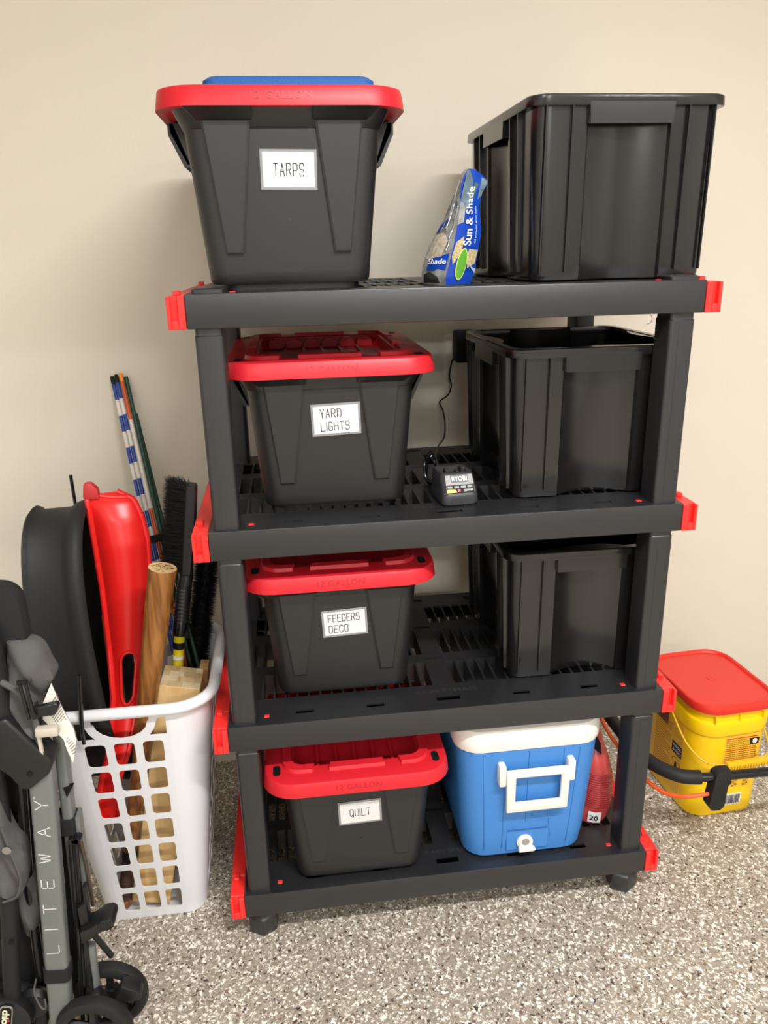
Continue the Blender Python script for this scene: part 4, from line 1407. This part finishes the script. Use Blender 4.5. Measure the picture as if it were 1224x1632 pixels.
bristles(lambda r_: (lambda sy, a: (HT + hl * a + yv * sy - hd * 0.01, HT + hl * (a + r_.uniform(-.004, .02)) + hd * r_.uniform(0.004, 0.016) + yv * sy * 1.5))(r_.uniform(-.015, .015), r_.uniform(0.005, 0.045)), 160, BRB, t, 5)
shp = [HB + Vector((0.004, 0, 0.03)), HB, Vector((-0.571, 0.288, 0.765)), Vector((-0.578, 0.276, 0.712))]
M().tube(spline(shp, 5), [0.012 + 0.004 * min(1, k / 6) for k in range(16)], 14).build('neck', BLACK, t, world=True)
gp = M()
g0, g1 = Vector((-0.5705, 0.289, 0.770)), Vector((-0.583, 0.268, 0.690))
pts, rads = [], []
for k in range(41):
    pts.append(g0.lerp(g1, k / 40))
    rads.append(0.0168 + (0.0012 if k % 4 < 2 else 0))
gp.tube(pts, rads, 16)
gp.build('ribbed_grip', BLACK, t, world=True)
M().tube([(-0.583, 0.268, 0.690), (-0.5845, 0.266, 0.682), (-0.587, 0.262, 0.668), (-0.5885, 0.260, 0.660)], [0.0165, 0.0178, 0.0165, 0.0155], 16).build('collar', GLOSSB, t, world=True)
M().tube([(-0.5885, 0.260, 0.662), (-0.604, 0.252, 0.560), (-0.655, 0.265, 0.02)], 0.0125, 16).build('pole', mat('pole_yellow', (226, 208, 30), 0.35), t, world=True, label='yellow pole')
M().tube([(-0.5912, 0.2582, 0.645), (-0.5936, 0.2565, 0.629)], 0.0129, 16).build('pole_band', DARK, t, world=True)
M().tube([(-0.5963, 0.2545, 0.612), (-0.5975, 0.2535, 0.604)], 0.0128, 16).build('pole_sticker', PAPER, t, world=True)

# black bristle broom at the back
t = thing('bristle_broom', 'long black bristle brush standing behind the yellow pole by the shelf post', 'brush', (-0.56, 0.36, 0.02))
C0, C1 = Vector((-0.588, 0.378, 0.47)), Vector((-0.516, 0.400, 0.83))
M().tube([C0, C1], [0.016, 0.016], 12).build('core', DARK, t, world=True)
M().tube([C0, (-0.625, 0.345, 0.02)], [0.009, 0.009], 10).build('stick', DARK, t, world=True)
dd = (C1 - C0).normalized()
e1 = dd.cross(Vector((0, 1, 0))).normalized()
e2 = dd.cross(e1)


def brf(r_):
    f = r_.uniform(0, 1)
    an = r_.uniform(0, 6.283)
    c = C0.lerp(C1, f)
    d_ = e1 * math.cos(an) + e2 * math.sin(an)
    return c + d_ * 0.008, c + d_ * (0.032 + r_.uniform(-.004, .005)) + dd * r_.uniform(-.008, .008)


bristles(brf, 6500, BRB, t, 9)

# stakes
GRN = mat('stake_green', (26, 66, 48), 0.5)
BLU = mat('stake_blue', (34, 66, 150), 0.45)
STW = mat('stake_white', (226, 218, 208), 0.5)
ORA = mat('stake_orange', (205, 88, 36), 0.45)
ORT = mat('stake_orange_tip', (240, 150, 50), 0.45)


def stake(p_top, p_mid, r_, bands, label, tip=None):
    a, b_ = Vector(p_top), Vector(p_mid)
    d_ = (b_ - a).normalized()
    bot = a + d_ * ((a.z - 0.46) / -d_.z)
    t = thing('garden_stake', label, 'stake', bot, 0, 'stakes bundled behind the basket')
    L_ = (bot - a).length
    for s0, s1, mt, nm in bands:
        s1 = min(s1, L_)
        if nm == 'tip':
            M().tube([a + d_ * s0, a + d_ * (s0 + 0.004), a + d_ * (s1 - 0.003), a + d_ * s1], [r_ * 0.9, r_ * 1.06, r_ * 1.06, r_ * 0.95], 12).build('tip', mt, t, world=True, label='end cap')
        else:
            M().tube([a + d_ * s0, a + d_ * s1], r_, 12).build(nm, mt, t, world=True)


bl = [(0, 0.022, DARK, 'tip')]
s_ = 0.022
for k in range(12):
    bl.append((s_, s_ + 0.0425, BLU if k % 2 == 0 else STW, 'band'))
    s_ += 0.0425
bl.append((s_, 3, BLU, 'band'))
stake((-0.753, 0.675, 1.202), (-0.669, 0.470, 0.774), 0.0049, bl, 'leftmost blue and white striped stake with black tip')
stake((-0.7425, 0.675, 1.206), (-0.658, 0.472, 0.774), 0.0049, bl, 'second blue and white striped stake beside the orange one')
stake((-0.731, 0.675, 1.209), (-0.6465, 0.472, 0.774), 0.0049, [(0, 0.022, ORT, 'tip'), (0.022, 0.125, ORA, 'band'), (0.125, 0.36, STW, 'band'), (0.36, 3, ORA, 'band')], 'orange and white stake with light orange tip')
stake((-0.7185, 0.675, 1.199), (-0.635, 0.473, 0.774), 0.0055, [(0, 3, GRN, 'band')], 'tall dark green stake right of the orange stake')
stake((-0.7035, 0.666, 1.104), (-0.6235, 0.474, 0.774), 0.0052, [(0, 3, GRN, 'band')], 'shorter dark green stake at the right of the bundle')
ctr = Vector((-0.655, 0.493, 0.818))
dv = Vector((0.084, -0.205, -0.428)).normalized()
e1 = dv.cross(Vector((0, 1, 0))).normalized()
e2 = e1.cross(dv)
lo_, hi_ = [], []
st = M()
lp = []
for k in range(25):
    an = 2 * math.pi * k / 24
    c = ctr + e1 * 0.033 * math.cos(an) + e2 * 0.012 * math.sin(an)
    n_ = (e1 * math.cos(an) + e2 * math.sin(an) * 2).normalized()
    lp.append([tuple(c - dv * 0.009), tuple(c + n_ * 0.0025 - dv * 0.008), tuple(c + n_ * 0.0025 + dv * 0.008), tuple(c + dv * 0.009)])
o = st.loft(lp, False, False).build('strap', FABRIC2)
tag(o, 'black hook and loop strap tied around the bundle of stakes', 'strap')

# black tub on its side (oval)
t = thing('plastic_tub', 'large black oval plastic tub standing on its side in the basket', 'tub', (-0.80, 0.28, 0.40))


def oval(x, ry, rz, cy, cz, n=40, p=2.4):
    out = []
    for k in range(n):
        a = 2 * math.pi * k / n
        c, s2 = math.cos(a), math.sin(a)
        out.append((x, cy + ry * math.copysign(abs(c) ** (2 / p), c), cz + rz * math.copysign(abs(s2) ** (2 / p), s2)))
    return out


CY, CZ = 0.268, 0.648
TL = [(-0.866, 0.128, 0.316), (-0.871, 0.148, 0.332), (-0.867, 0.153, 0.337), (-0.861, 0.150, 0.334), (-0.856, 0.144, 0.328), (-0.796, 0.146, 0.330), (-0.788, 0.148, 0.332), (-0.780, 0.157, 0.339), (-0.767, 0.161, 0.343), (-0.755, 0.157, 0.339), (-0.749, 0.147, 0.331)]
loops = [oval(x, a, b_, CY, CZ) for x, a, b_ in TL] + [oval(-0.755, 0.139, 0.323, CY, CZ), oval(-0.856, 0.135, 0.320, CY, CZ)]
# the tub leans: the lower part swings right
m = M().loft(loops)
m.map(lambda x, y, z: (x + 0.07 * (0.99 - z) ** 2, y, z))
m.build('shell', RUBBER, t, world=True, smooth=60)

# red sled
SLED = mat('sled_red', (222, 30, 26), 0.32, 0.5)
t = thing('red_sled', 'red plastic sled with hand slot standing on end between tub and bat', 'sled', (-0.75, 0.20, 0.285))
# z, left x/y, right x/y, bulge
SR = [(0.285, -0.778, 0.108, -0.746, 0.104, 0.002), (0.325, -0.784, 0.110, -0.740, 0.103, 0.003), (0.393, -0.767, 0.114, -0.731, 0.106, 0.004), (0.457, -0.7445, 0.122, -0.704, 0.114, 0.005), (0.56, -0.7325, 0.178, -0.680, 0.172, 0.010),
      (0.66, -0.7365, 0.222, -0.664, 0.222, 0.020),
      (0.80, -0.7385, 0.245, -0.638, 0.25, 0.026), (0.90, -0.7425, 0.255, -0.634, 0.258, 0.026), (0.955, -0.7455, 0.262, -0.642, 0.266, 0.020), (0.990, -0.748, 0.268, -0.656, 0.276, 0.012), (1.008, -0.7485, 0.275, -0.690, 0.282, 0.004)]


def sled(u, z, e=0.0):
    lx, ly, rx, ry, bg = interp(SR, z)
    x = lx + (rx - lx) * u
    y = ly + (ry - ly) * u - bg * math.sin(math.pi * u) ** 0.7 * 1.2
    return (x, y - e, z)


nz, nu = 90, 26
m = M()
vs, fs = [], []
zz = [0.285 + (1.008 - 0.285) * k / nz for k in range(nz + 1)]
for side_ in (0, 1):
    for z in zz:
        for k in range(nu + 1):
            vs.append(sled(k / nu, z, -0.004 * side_))
nn = (nu + 1) * (nz + 1)


def slot_in(u, z):
    du, dz = abs(u - 0.60) / 0.24, max(abs(z - 0.605) - 0.032, 0) / 0.022
    return du < 1 and du * du + dz * dz < 1


for j in range(nz):
    for k in range(nu):
        if slot_in((k + .5) / nu, (zz[j] + zz[j + 1]) / 2):
            continue
        q = j * (nu + 1) + k
        f = (q, q + 1, q + nu + 2, q + nu + 1)
        fs.append(f)
        fs.append(tuple(i + nn for i in reversed(f)))
        for (dj, dk, e) in ((-1, 0, (0, 1)), (1, 0, (2, 3)), (0, -1, (3, 0)), (0, 1, (1, 2))):
            jj, kk = j + dj, k + dk
            out = jj < 0 or jj >= nz or kk < 0 or kk >= nu or slot_in((kk + .5) / nu, (zz[jj] + zz[jj + 1]) / 2)
            if out:
                a, b_ = f[e[0]], f[e[1]]
                fs.append((a, b_, b_ + nn, a + nn))
m.add(vs, fs)
so = m.build('shell', SLED, t, world=True, smooth=40)
pts = [sled(0.60 + 0.24 * math.cos(a), 0.605 + (0.032 if math.sin(a) >= 0 else -0.032) + 0.022 * math.sin(a), 0.0005) for a in [2 * math.pi * (k + 0.5) / 28 for k in range(28)]]
M().tube(pts + pts[:2], 0.0035, 8).build('slot_lip', SLED, so, world=True)
# rolled left flange and right edge
M().tube([(sled(0, z)[0] - 0.001, sled(0, z)[1] - 0.004, z) for z in zz], 0.007, 10).build('rolled_edge', SLED, so, world=True)
M().tube([(sled(1, z)[0] + 0.001, sled(1, z)[1] + 0.002, z) for z in zz], 0.006, 10).build('rolled_edge', SLED, so, world=True)
M().tube([sled(k / 10, 0.99 + 0.018 * min(1, k / 10 + 0.6) - 0.0012 * k, -0.002) for k in range(11)], 0.006, 10).build('rolled_edge', SLED, so, world=True)
M().prism([(-0.758, 1.000), (-0.722, 0.998), (-0.724, 1.022), (-0.736, 1.036), (-0.752, 1.036)], lambda u, v, s_: (u, 0.258 + 0.02 * s_, v)).bev(0.005, 2).build('pull_tab', mat('sled_red_dull', (190, 48, 48), 0.5), so, world=True, label='dull red pull tab')

# loose rods
o = M().tube([(-0.845, 0.520, 0.62), (-0.843, 0.500, 0.993)], 0.0042, 10).build('metal_rod', GLOSSB)
tag(o, 'thin black rod sticking up behind the black tub', 'rod')
t = o
# stand it on the floor behind the basket
o.data.transform(Matrix.Identity(4))
bm = bmesh.new()
bm.from_mesh(o.data)
for v in bm.verts:
    if v.co.z < 0.7:
        v.co.z -= 0.62
        v.co.x -= 0.004
        v.co.y += 0.03
bm.to_mesh(o.data)
bm.free()
o = M().tube([(-0.7512, 0.0285, 0.706), (-0.752, 0.0285, 0.700), (-0.765, 0.0288, 0.576), (-0.7685, 0.0400, 0.540)], [0.004, 0.0046, 0.0042, 0.0042], 10).build('metal_rod', GLOSSB)
tag(o, 'thin black rod hooked over the front rim of the white basket', 'rod')

# ------------------------------------------------------------------ folded stroller
st = thing('folded_stroller', 'folded grey and black stroller standing at the left edge with LITEWAY lettering', 'stroller', (-0.80, -0.2, 0.0))
YS = -0.2
STB = mat('stroller_black', (24, 24, 25), 0.45, 0.5, bump=0.05, bscale=700)


def bar(p0, p1, wx, wy, r_, up=Vector((0, 1, 0))):
    a, b_ = Vector(p0), Vector(p1)
    zx = (b_ - a).normalized()
    yx = (up - zx * zx.dot(up)).normalized()
    xx = yx.cross(zx)
    mt = Matrix((xx, yx, zx)).transposed().to_4x4()
    mt.translation = a
    L_ = (b_ - a).length
    return M().loft([rr(wx, wy, r_, 0), rr(wx, wy, r_, L_)]).xf(mt), mt, L_


# main lettered tube
m, mt, L_ = bar((-0.826, YS, 0.0), (-0.764, YS, 0.690), 0.042, 0.030, 0.008)
tube = m.build('frame_tube', GREY, st, world=True, label='grey square frame tube')
adv = 0
for ch in 'LITEWAY':
    txt = strokes(ch, 0.0215, 0.0185, 0.0385, 0.0018)
    txt.xf(mt @ Matrix.Translation((0.0095, -0.0154, 0.262 + adv)) @ Matrix.Rotation(math.radians(-90), 4, 'Y'))
    txt.build('letter', PAPER, tube, world=True, smooth=0, label='white thin letter ' + ch)
    adv += (0 if ch == 'I' else 0.0185) + 0.0385
font('TM', 0.0055, 0.0035, 0.02).xf(mt @ Matrix.Translation((-0.0115, -0.0154, 0.610)) @ Matrix.Rotation(math.radians(-90), 4, 'Y')).build('lettering', PAPER, tube, world=True, smooth=0)
# second grey tube behind
m, mt2, _ = bar((-0.775, -0.155, 0.12), (-0.742, -0.155, 0.71), 0.020, 0.03, 0.006)
m.build('frame_tube', GREY, st, world=True, label='grey rear frame tube')
m, mt3, _ = bar((-0.748, -0.150, 0.360), (-0.7415, -0.15, 0.52), 0.017, 0.028, 0.005)
m.build('frame_tube', GREY, st, world=True, label='grey inner frame tube')
# black joint bracket
jb = M().prism([(-0.826, 0.768), (-0.800, 0.778), (-0.740, 0.690), (-0.7395, 0.680), (-0.748, 0.661), (-0.782, 0.634), (-0.796, 0.635), (-0.812, 0.664), (-0.834, 0.688)], lambda u, v, s_: (u, YS - 0.028 + 0.05 * s_, v))
jb.bev(0.007, 3)
jo = jb.build('fold_joint', STB, st, world=True, label='black fold joint')
for u, v in ((-0.777, 0.668), (-0.823, 0.722)):
    M().tube([(u, YS - 0.0285, v), (u, YS - 0.0300, v)], 0.0050, 14).build('screw', DARK, jo, world=True)
M().tube([(-0.826, YS, 0.74), (-0.815, YS, 0.78), (-0.815, YS, 0.90), (-0.815, YS, 0.93)], [0.022, 0.0225, 0.0225, 0.018], 18).build('push_handle', RUBBER, st, world=True, label='black foam push handle')
# hood fold and headrest
M().loft([[(x - 0.80, -0.155 + k_, z + 0.90) for x, z in rr(0.075, 0.18, 0.035)] for k_ in (-0.02, 0.02)]).bev(0.008, 2).build('folded_hood', FABRIC2, st, world=True, label='black fabric hood, folded')


def cloth(outline, y0, depth, name, material, seed, puff=0.02, label=None):
    r_ = random.Random(seed)
    cx_ = sum(p[0] for p in outline) / len(outline)
    cz_ = sum(p[1] for p in outline) / len(outline)
    loop = spline([(x, 0, z) for x, z in outline] + [(outline[0][0], 0, outline[0][1])], 5)[:-1]
    rings = []
    for f, dy in ((0.96, depth), (1.0, depth * 0.4), (0.97, -puff * 0.35), (0.8, -puff * 0.8), (0.55, -puff), (0.3, -puff * 1.05), (0.05, -puff)):
        rings.append([(cx_ + (p.x - cx_) * f, y0 + dy + 0.011 * math.sin((cx_ + (p.x - cx_) * f) * 90 + seed) * math.sin((cz_ + (p.z - cz_) * f) * 55 + (cx_ + (p.x - cx_) * f) * 40 + seed) * (1 if f < 0.9 else 0.2), cz_ + (p.z - cz_) * f) for k, p in enumerate(loop)])
    return M().loft(rings).build(name, material, st, world=True, smooth=50, label=label)


cloth([(-0.792, 0.895), (-0.765, 0.892), (-0.742, 0.878), (-0.733, 0.845), (-0.727, 0.822), (-0.738, 0.805), (-0.752, 0.785), (-0.765, 0.76), (-0.79, 0.755), (-0.80, 0.82)], -0.178, 0.03, 'seat_fabric', FABRIC, 1, 0.02, 'creased grey seat fabric')
cloth([(-0.792, 0.835), (-0.772, 0.815), (-0.758, 0.785), (-0.756, 0.735), (-0.760, 0.70), (-0.79, 0.70), (-0.80, 0.78)], -0.196, 0.03, 'seat_fabric', FABRIC, 2, 0.014, 'quilted grey side fabric')
M().tube(spline([(-0.800, YS - 0.012, 0.838), (-0.778, YS - 0.016, 0.822), (-0.761, YS - 0.016, 0.792), (-0.7565, YS - 0.016, 0.745), (-0.7590, YS - 0.014, 0.705)], 6), 0.0055, 8).build('piping', FABRIC, st, world=True)
for dx in (0, 0.009):
    M().tube([(-0.7640 + dx, -0.232, 0.846), (-0.7605 + dx, -0.230, 0.775)], 0.0032, 8).build('hinge_rod', GLOSSB, st, world=True)
M().tube([(-0.767, -0.2325, 0.845), (-0.752, -0.2325, 0.845)], 0.0042, 10).build('hinge_pin', DARK, st, world=True)
M().prism([(-0.760, 0.789), (-0.716, 0.797), (-0.712, 0.790), (-0.722, 0.774), (-0.756, 0.772)], lambda u, v, s_: (u, -0.225 + 0.012 * s_, v)).bev(0.002, 1).build('black_tab', STB, st, world=True)
M().box(-0.755, -0.7535 + 0.001, -0.215, -0.20, 0.690, 0.79).build('webbing', FABRIC2, st, world=True)
# care tag
tg = [(-0.726, 0.822), (-0.714, 0.782), (-0.703, 0.730), (-0.702, 0.708), (-0.711, 0.668), (-0.7185, 0.695), (-0.722, 0.712), (-0.736, 0.735), (-0.748, 0.757), (-0.742, 0.79)]


def tagf(u, v, s_):
    return (u, -0.205 + 0.004 * math.sin((v - 0.7) * 60) + 0.0008 * s_, v)


co = M().prism(tg, tagf).build('care_tag', mat('tag_white', (236, 232, 220), 0.7), st, world=True, label='white care tag with small print')
tx = M()
for k in range(22):
    f = k / 17 - 0.05
    a = Vector((-0.7165, 0, 0.800)).lerp(Vector((-0.7055, 0, 0.708)), f)
    b_ = Vector((-0.738, 0, 0.772)).lerp(Vector((-0.7145, 0, 0.700)), f)
    for q in range(6):
        p0, p1 = a.lerp(b_, q / 6), a.lerp(b_, q / 6 + 0.12)
        h_ = Vector((0.0005, 0, -0.0016))
        tx.add([tagf(p.x, p.z, 0)[:1] + (tagf(p.x, p.z, 0)[1] - 0.0006,) + (p.z,) for p in (p0, p1, p1 + h_, p0 + h_)], [(0, 1, 2, 3)])
tx.build('printed_text', mat('tag_print', (90, 80, 70), 0.7), co, world=True, smooth=0, kind='stuff')
M().box(-0.756, -0.719, -0.232, -0.216, 0.7375, 0.754).bev(0.003, 2).build('beige_clip', mat('beige_plastic', (196, 186, 170), 0.45), st, world=True, label='beige plastic clip')
M().box(-0.7555, -0.7505, -0.226, -0.220, 0.695, 0.742).build('beige_clip', MATS['beige_plastic'], st, world=True, label='beige strip')
# basket fabric at left
cloth([(-0.862, 0.640), (-0.848, 0.60), (-0.840, 0.53), (-0.824, 0.50), (-0.826, 0.44), (-0.838, 0.40), (-0.856, 0.384), (-0.885, 0.40), (-0.92, 0.44), (-0.92, 0.62)], -0.20, 0.03, 'storage_pocket', FABRIC, 4, 0.016, 'grey fabric storage pocket')
M().tube(spline([(-0.844, -0.222, 0.56), (-0.835, -0.224, 0.50), (-0.830, -0.224, 0.45), (-0.842, -0.222, 0.41), (-0.870, -0.218, 0.395)], 6), 0.0024, 7).build('piping', FABRIC, st, world=True)
M().tube([(-0.8405, -0.226, 0.515), (-0.8405, -0.228, 0.515)], 0.008, 14).build('snap_button', STEEL, st, world=True, label='shiny snap button')
cloth([(-0.852, 0.42), (-0.826, 0.40), (-0.826, 0.33), (-0.842, 0.28), (-0.865, 0.26), (-0.87, 0.36)], -0.165, 0.03, 'storage_pocket', FABRIC, 6, 0.012)
M().tube([(-0.8635, YS, 0.410), (-0.8985, YS, 0.165), (-0.915, YS, 0.05)], 0.0155, 16).build('frame_leg', RUBBER, st, world=True, label='black round leg')
M().tube([(-0.872, YS - 0.0150, 0.300), (-0.872, YS - 0.0175, 0.300)], 0.005, 12).build('screw', DARK, st, world=True)
M().tube([(-0.841, -0.185, 0.72), (-0.860, -0.185, 0.45), (-0.880, -0.185, 0.30)], 0.012, 12).build('frame_leg', RUBBER, st, world=True)
M().tube([(-0.815, -0.165, 0.66), (-0.842, -0.165, 0.40), (-0.858, -0.165, 0.15)], 0.010, 12).build('frame_leg', GLOSSB, st, world=True)
cloth([(-0.805, 0.74), (-0.812, 0.55), (-0.830, 0.36), (-0.856, 0.09), (-0.90, 0.08), (-0.97, 0.12), (-0.97, 0.72)], -0.135, 0.03, 'seat_back', FABRIC2, 8, 0.01, 'dark folded seat back')
cloth([(-0.776, 0.52), (-0.752, 0.52), (-0.757, 0.40), (-0.764, 0.28), (-0.776, 0.16), (-0.790, 0.07), (-0.815, 0.07), (-0.805, 0.30)], -0.140, 0.02, 'seat_back', FABRIC2, 11, 0.006, 'dark fabric edge behind the rods')
# hub cover with badge
hub = M().lathe([(0.001, -0.022), (0.040, -0.021), (0.052, -0.014), (0.055, 0.0), (0.050, 0.012)], 30, c0=True, c1=True).xf(Matrix.Translation((-0.920, YS - 0.005, 0.112)) @ Matrix.Rotation(math.radians(-90), 4, 'X'))
hu = hub.build('hub_cover', STB, st, world=True, label='black hub cover')
M().lathe([(0.028, -0.012), (0.034, 0.0), (0.028, 0.012)], 24, c0=True, c1=True).xf(Matrix.Translation((-0.868, YS + 0.012, 0.118)) @ Matrix.Rotation(math.radians(-90), 4, 'X')).build('hub_cover', STB, st, world=True)
bg = Matrix.Translation((-0.906, YS - 0.030, 0.132)) @ Matrix.Rotation(math.radians(12), 4, 'Y')
M().loft([[(x, -0.000, z) for x, z in rr(0.024, 0.066, 0.009)], [(x, -0.0025, z) for x, z in rr(0.023, 0.065, 0.009)]]).xf(bg).build('badge', mat('badge_silver', (170, 165, 155), 0.35, metal=0.5), hu, world=True)
M().loft([[(x, -0.0025, z) for x, z in rr(0.0205, 0.062, 0.008)], [(x, -0.003, z) for x, z in rr(0.020, 0.0615, 0.008)]]).xf(bg).build('badge_field', DARK, hu, world=True)
font('chicco', 0.052, 0.0135, 0.045, 0.95).map(lambda x, y, z: (x, -0.0034, z)).xf(bg @ Matrix.Rotation(math.radians(90), 4, 'Y')).build('lettering', mat('badge_letter', (225, 222, 190), 0.5), hu, world=True, smooth=0, label='pale rounded lettering')
M().tube([(0.0055, -0.0030, -0.001), (0.0055, -0.0036, -0.001)], 0.0022, 12).xf(bg).build('badge_dot', CLIPRED, hu, world=True, label='red dot')
# straps round the tubes
for c0, c1, nm in (((-0.8090, YS, 0.190), (-0.8062, YS, 0.220), 'velcro_strap'),):
    m, _, _ = bar(c0, c1, 0.048, 0.036, 0.009)
    m.build(nm, FABRIC2, st, world=True, label='black strap around the lettered tube')
m, _, _ = bar((-0.7560, -0.155, 0.487), (-0.7540, -0.155, 0.522), 0.028, 0.036, 0.007)
m.build('velcro_strap', FABRIC2, st, world=True)
M().tube(spline([(-0.846, YS - 0.012, 0.20), (-0.853, YS - 0.014, 0.17), (-0.846, YS - 0.016, 0.135), (-0.838, YS - 0.016, 0.130), (-0.835, YS - 0.018, 0.155)], 6), 0.0018, 7).build('strap_loop', FABRIC, st, world=True)
M().prism([(-0.748, 0.592), (-0.731, 0.594), (-0.745, 0.570)], lambda u, v, s_: (u, -0.172 + 0.01 * s_, v)).build('tube_wedge', DARK, st, world=True)
# thin linkage rods and lever
for pts, r_, mt_ in (([(-0.751, -0.178, 0.479), (-0.768, -0.18, 0.26), (-0.788, -0.19, 0.03)], 0.0042, GLOSSB), ([(-0.742, -0.176, 0.479), (-0.757, -0.178, 0.26), (-0.775, -0.19, 0.03)], 0.0040, GLOSSB), ([(-0.756, -0.170, 0.33), (-0.760, -0.178, 0.20), (-0.766, -0.19, 0.03)], 0.0062, STB), ([(-0.737, -0.168, 0.480), (-0.735, -0.165, 0.40), (-0.738, -0.160, 0.31)], 0.0036, mat('strut_bronze', (96, 82, 70), 0.35, metal=0.6))):
    M().tube(spline(pts, 6), r_, 9).build('linkage_rod', mt_, st, world=True)
for u in (-0.749, -0.741, -0.7375):
    M().tube([(u, -0.184, 0.482), (u, -0.166, 0.482)], 0.0062, 14).build('rivet', GLOSSB, st, world=True)
pd = M().prism([(-0.755, 0.292), (-0.735, 0.298), (-0.712, 0.313), (-0.697, 0.3145), (-0.6905, 0.306), (-0.692, 0.294), (-0.702, 0.288), (-0.715, 0.286), (-0.735, 0.272), (-0.757, 0.262)], lambda u, v, s_: (u, -0.205 + 0.045 * s_, v))
pd.bev(0.004, 2)
po = pd.build('brake_pedal', STB, st, world=True, label='black foot pedal')
for k in range(5):
    u = -0.722 + 0.006 * k
    M().box(u - 0.001, u + 0.001, -0.2062, -0.2045, 0.290, 0.309).build('pedal_ridge', STB, po, world=True)
M().prism([(-0.758, 0.335), (-0.744, 0.345), (-0.742, 0.38), (-0.737, 0.38), (-0.739, 0.30), (-0.757, 0.29)], lambda u, v, s_: (u, -0.19 + 0.02 * s_, v)).bev(0.002, 1).build('pedal_lever', STB, st, world=True)
M().tube([(-0.744, -0.18, 0.27), (-0.729, -0.16, 0.20), (-0.722, -0.155, 0.175)], 0.006, 9).build('link_strut', STB, st, world=True)
M().tube([(-0.7505, -0.17, 0.225), (-0.7555, -0.17, 0.175), (-0.759, -0.17, 0.120), (-0.760, -0.17, 0.115)], [0.0085, 0.0105, 0.012, 0.013], 16).build('suspension_post', GREY, st, world=True, label='grey suspension post')
M().tube([(-0.7595, -0.17, 0.121), (-0.7605, -0.17, 0.112)], [0.014, 0.0145], 18).build('spring_ring', STEEL, st, world=True)


def wheel(cx_, cy_, cz_, R_, name='front_wheel'):
    m = M().lathe([(R_ * 0.70, -0.013), (R_ * 0.86, -0.015), (R_ * 0.96, -0.011), (R_, 0.0), (R_ * 0.96, 0.011), (R_ * 0.86, 0.015), (R_ * 0.70, 0.013), (R_ * 0.70, -0.013)], 40)
    fx = Matrix.Translation((cx_, cy_, cz_)) @ Matrix.Rotation(math.radians(-6), 4, 'Z') @ Matrix.Rotation(math.radians(90), 4, 'X')
    w_ = m.xf(fx).build(name, RUBBER, st, world=True, smooth=40)
    h_ = M().lathe([(R_ * 0.72, -0.007), (R_ * 0.66, -0.009), (R_ * 0.66, 0.009), (R_ * 0.72, 0.007)], 40)
    h_.lathe([(0.001, -0.012), (R_ * 0.2, -0.012), (R_ * 0.22, 0.0), (R_ * 0.2, 0.012), (0.001, 0.012)], 20, c0=True, c1=True)
    for k in range(5):
        an = 2 * math.pi * k / 5 + 0.3
        h_.tube([(R_ * 0.15 * math.cos(an), R_ * 0.15 * math.sin(an), 0), (R_ * 0.69 * math.cos(an), R_ * 0.69 * math.sin(an), 0)], [0.009, 0.006], 8)
    h_.xf(fx).build('wheel_hub', STB, w_, world=True, smooth=40)
    return w_


wheel(-0.7355, -0.150, 0.0750, 0.075)
wheel(-0.752, -0.225, 0.0750, 0.075)
M().tube([(-0.7355, -0.15, 0.075), (-0.752, -0.225, 0.075)], 0.006, 10).build('axle', STEEL, st, world=True)
wheel(-0.925, -0.165, 0.075, 0.075, 'rear_wheel')
fb = M().prism([(-0.700, 0.140), (-0.668, 0.122), (-0.664, 0.108), (-0.668, 0.100), (-0.700, 0.098), (-0.722, 0.075), (-0.738, 0.075), (-0.735, 0.090), (-0.712, 0.115)], lambda u, v, s_: (u, -0.200 + 0.03 * s_, v))
fb.bev(0.003, 2).build('wheel_fork', STB, st, world=True, label='black wheel fork')
M().prism([(-0.765, 0.125), (-0.745, 0.125), (-0.728, 0.085), (-0.745, 0.075), (-0.765, 0.09)], lambda u, v, s_: (u, -0.198 + 0.025 * s_, v)).bev(0.003, 1).build('wheel_fork', STB, st, world=True)
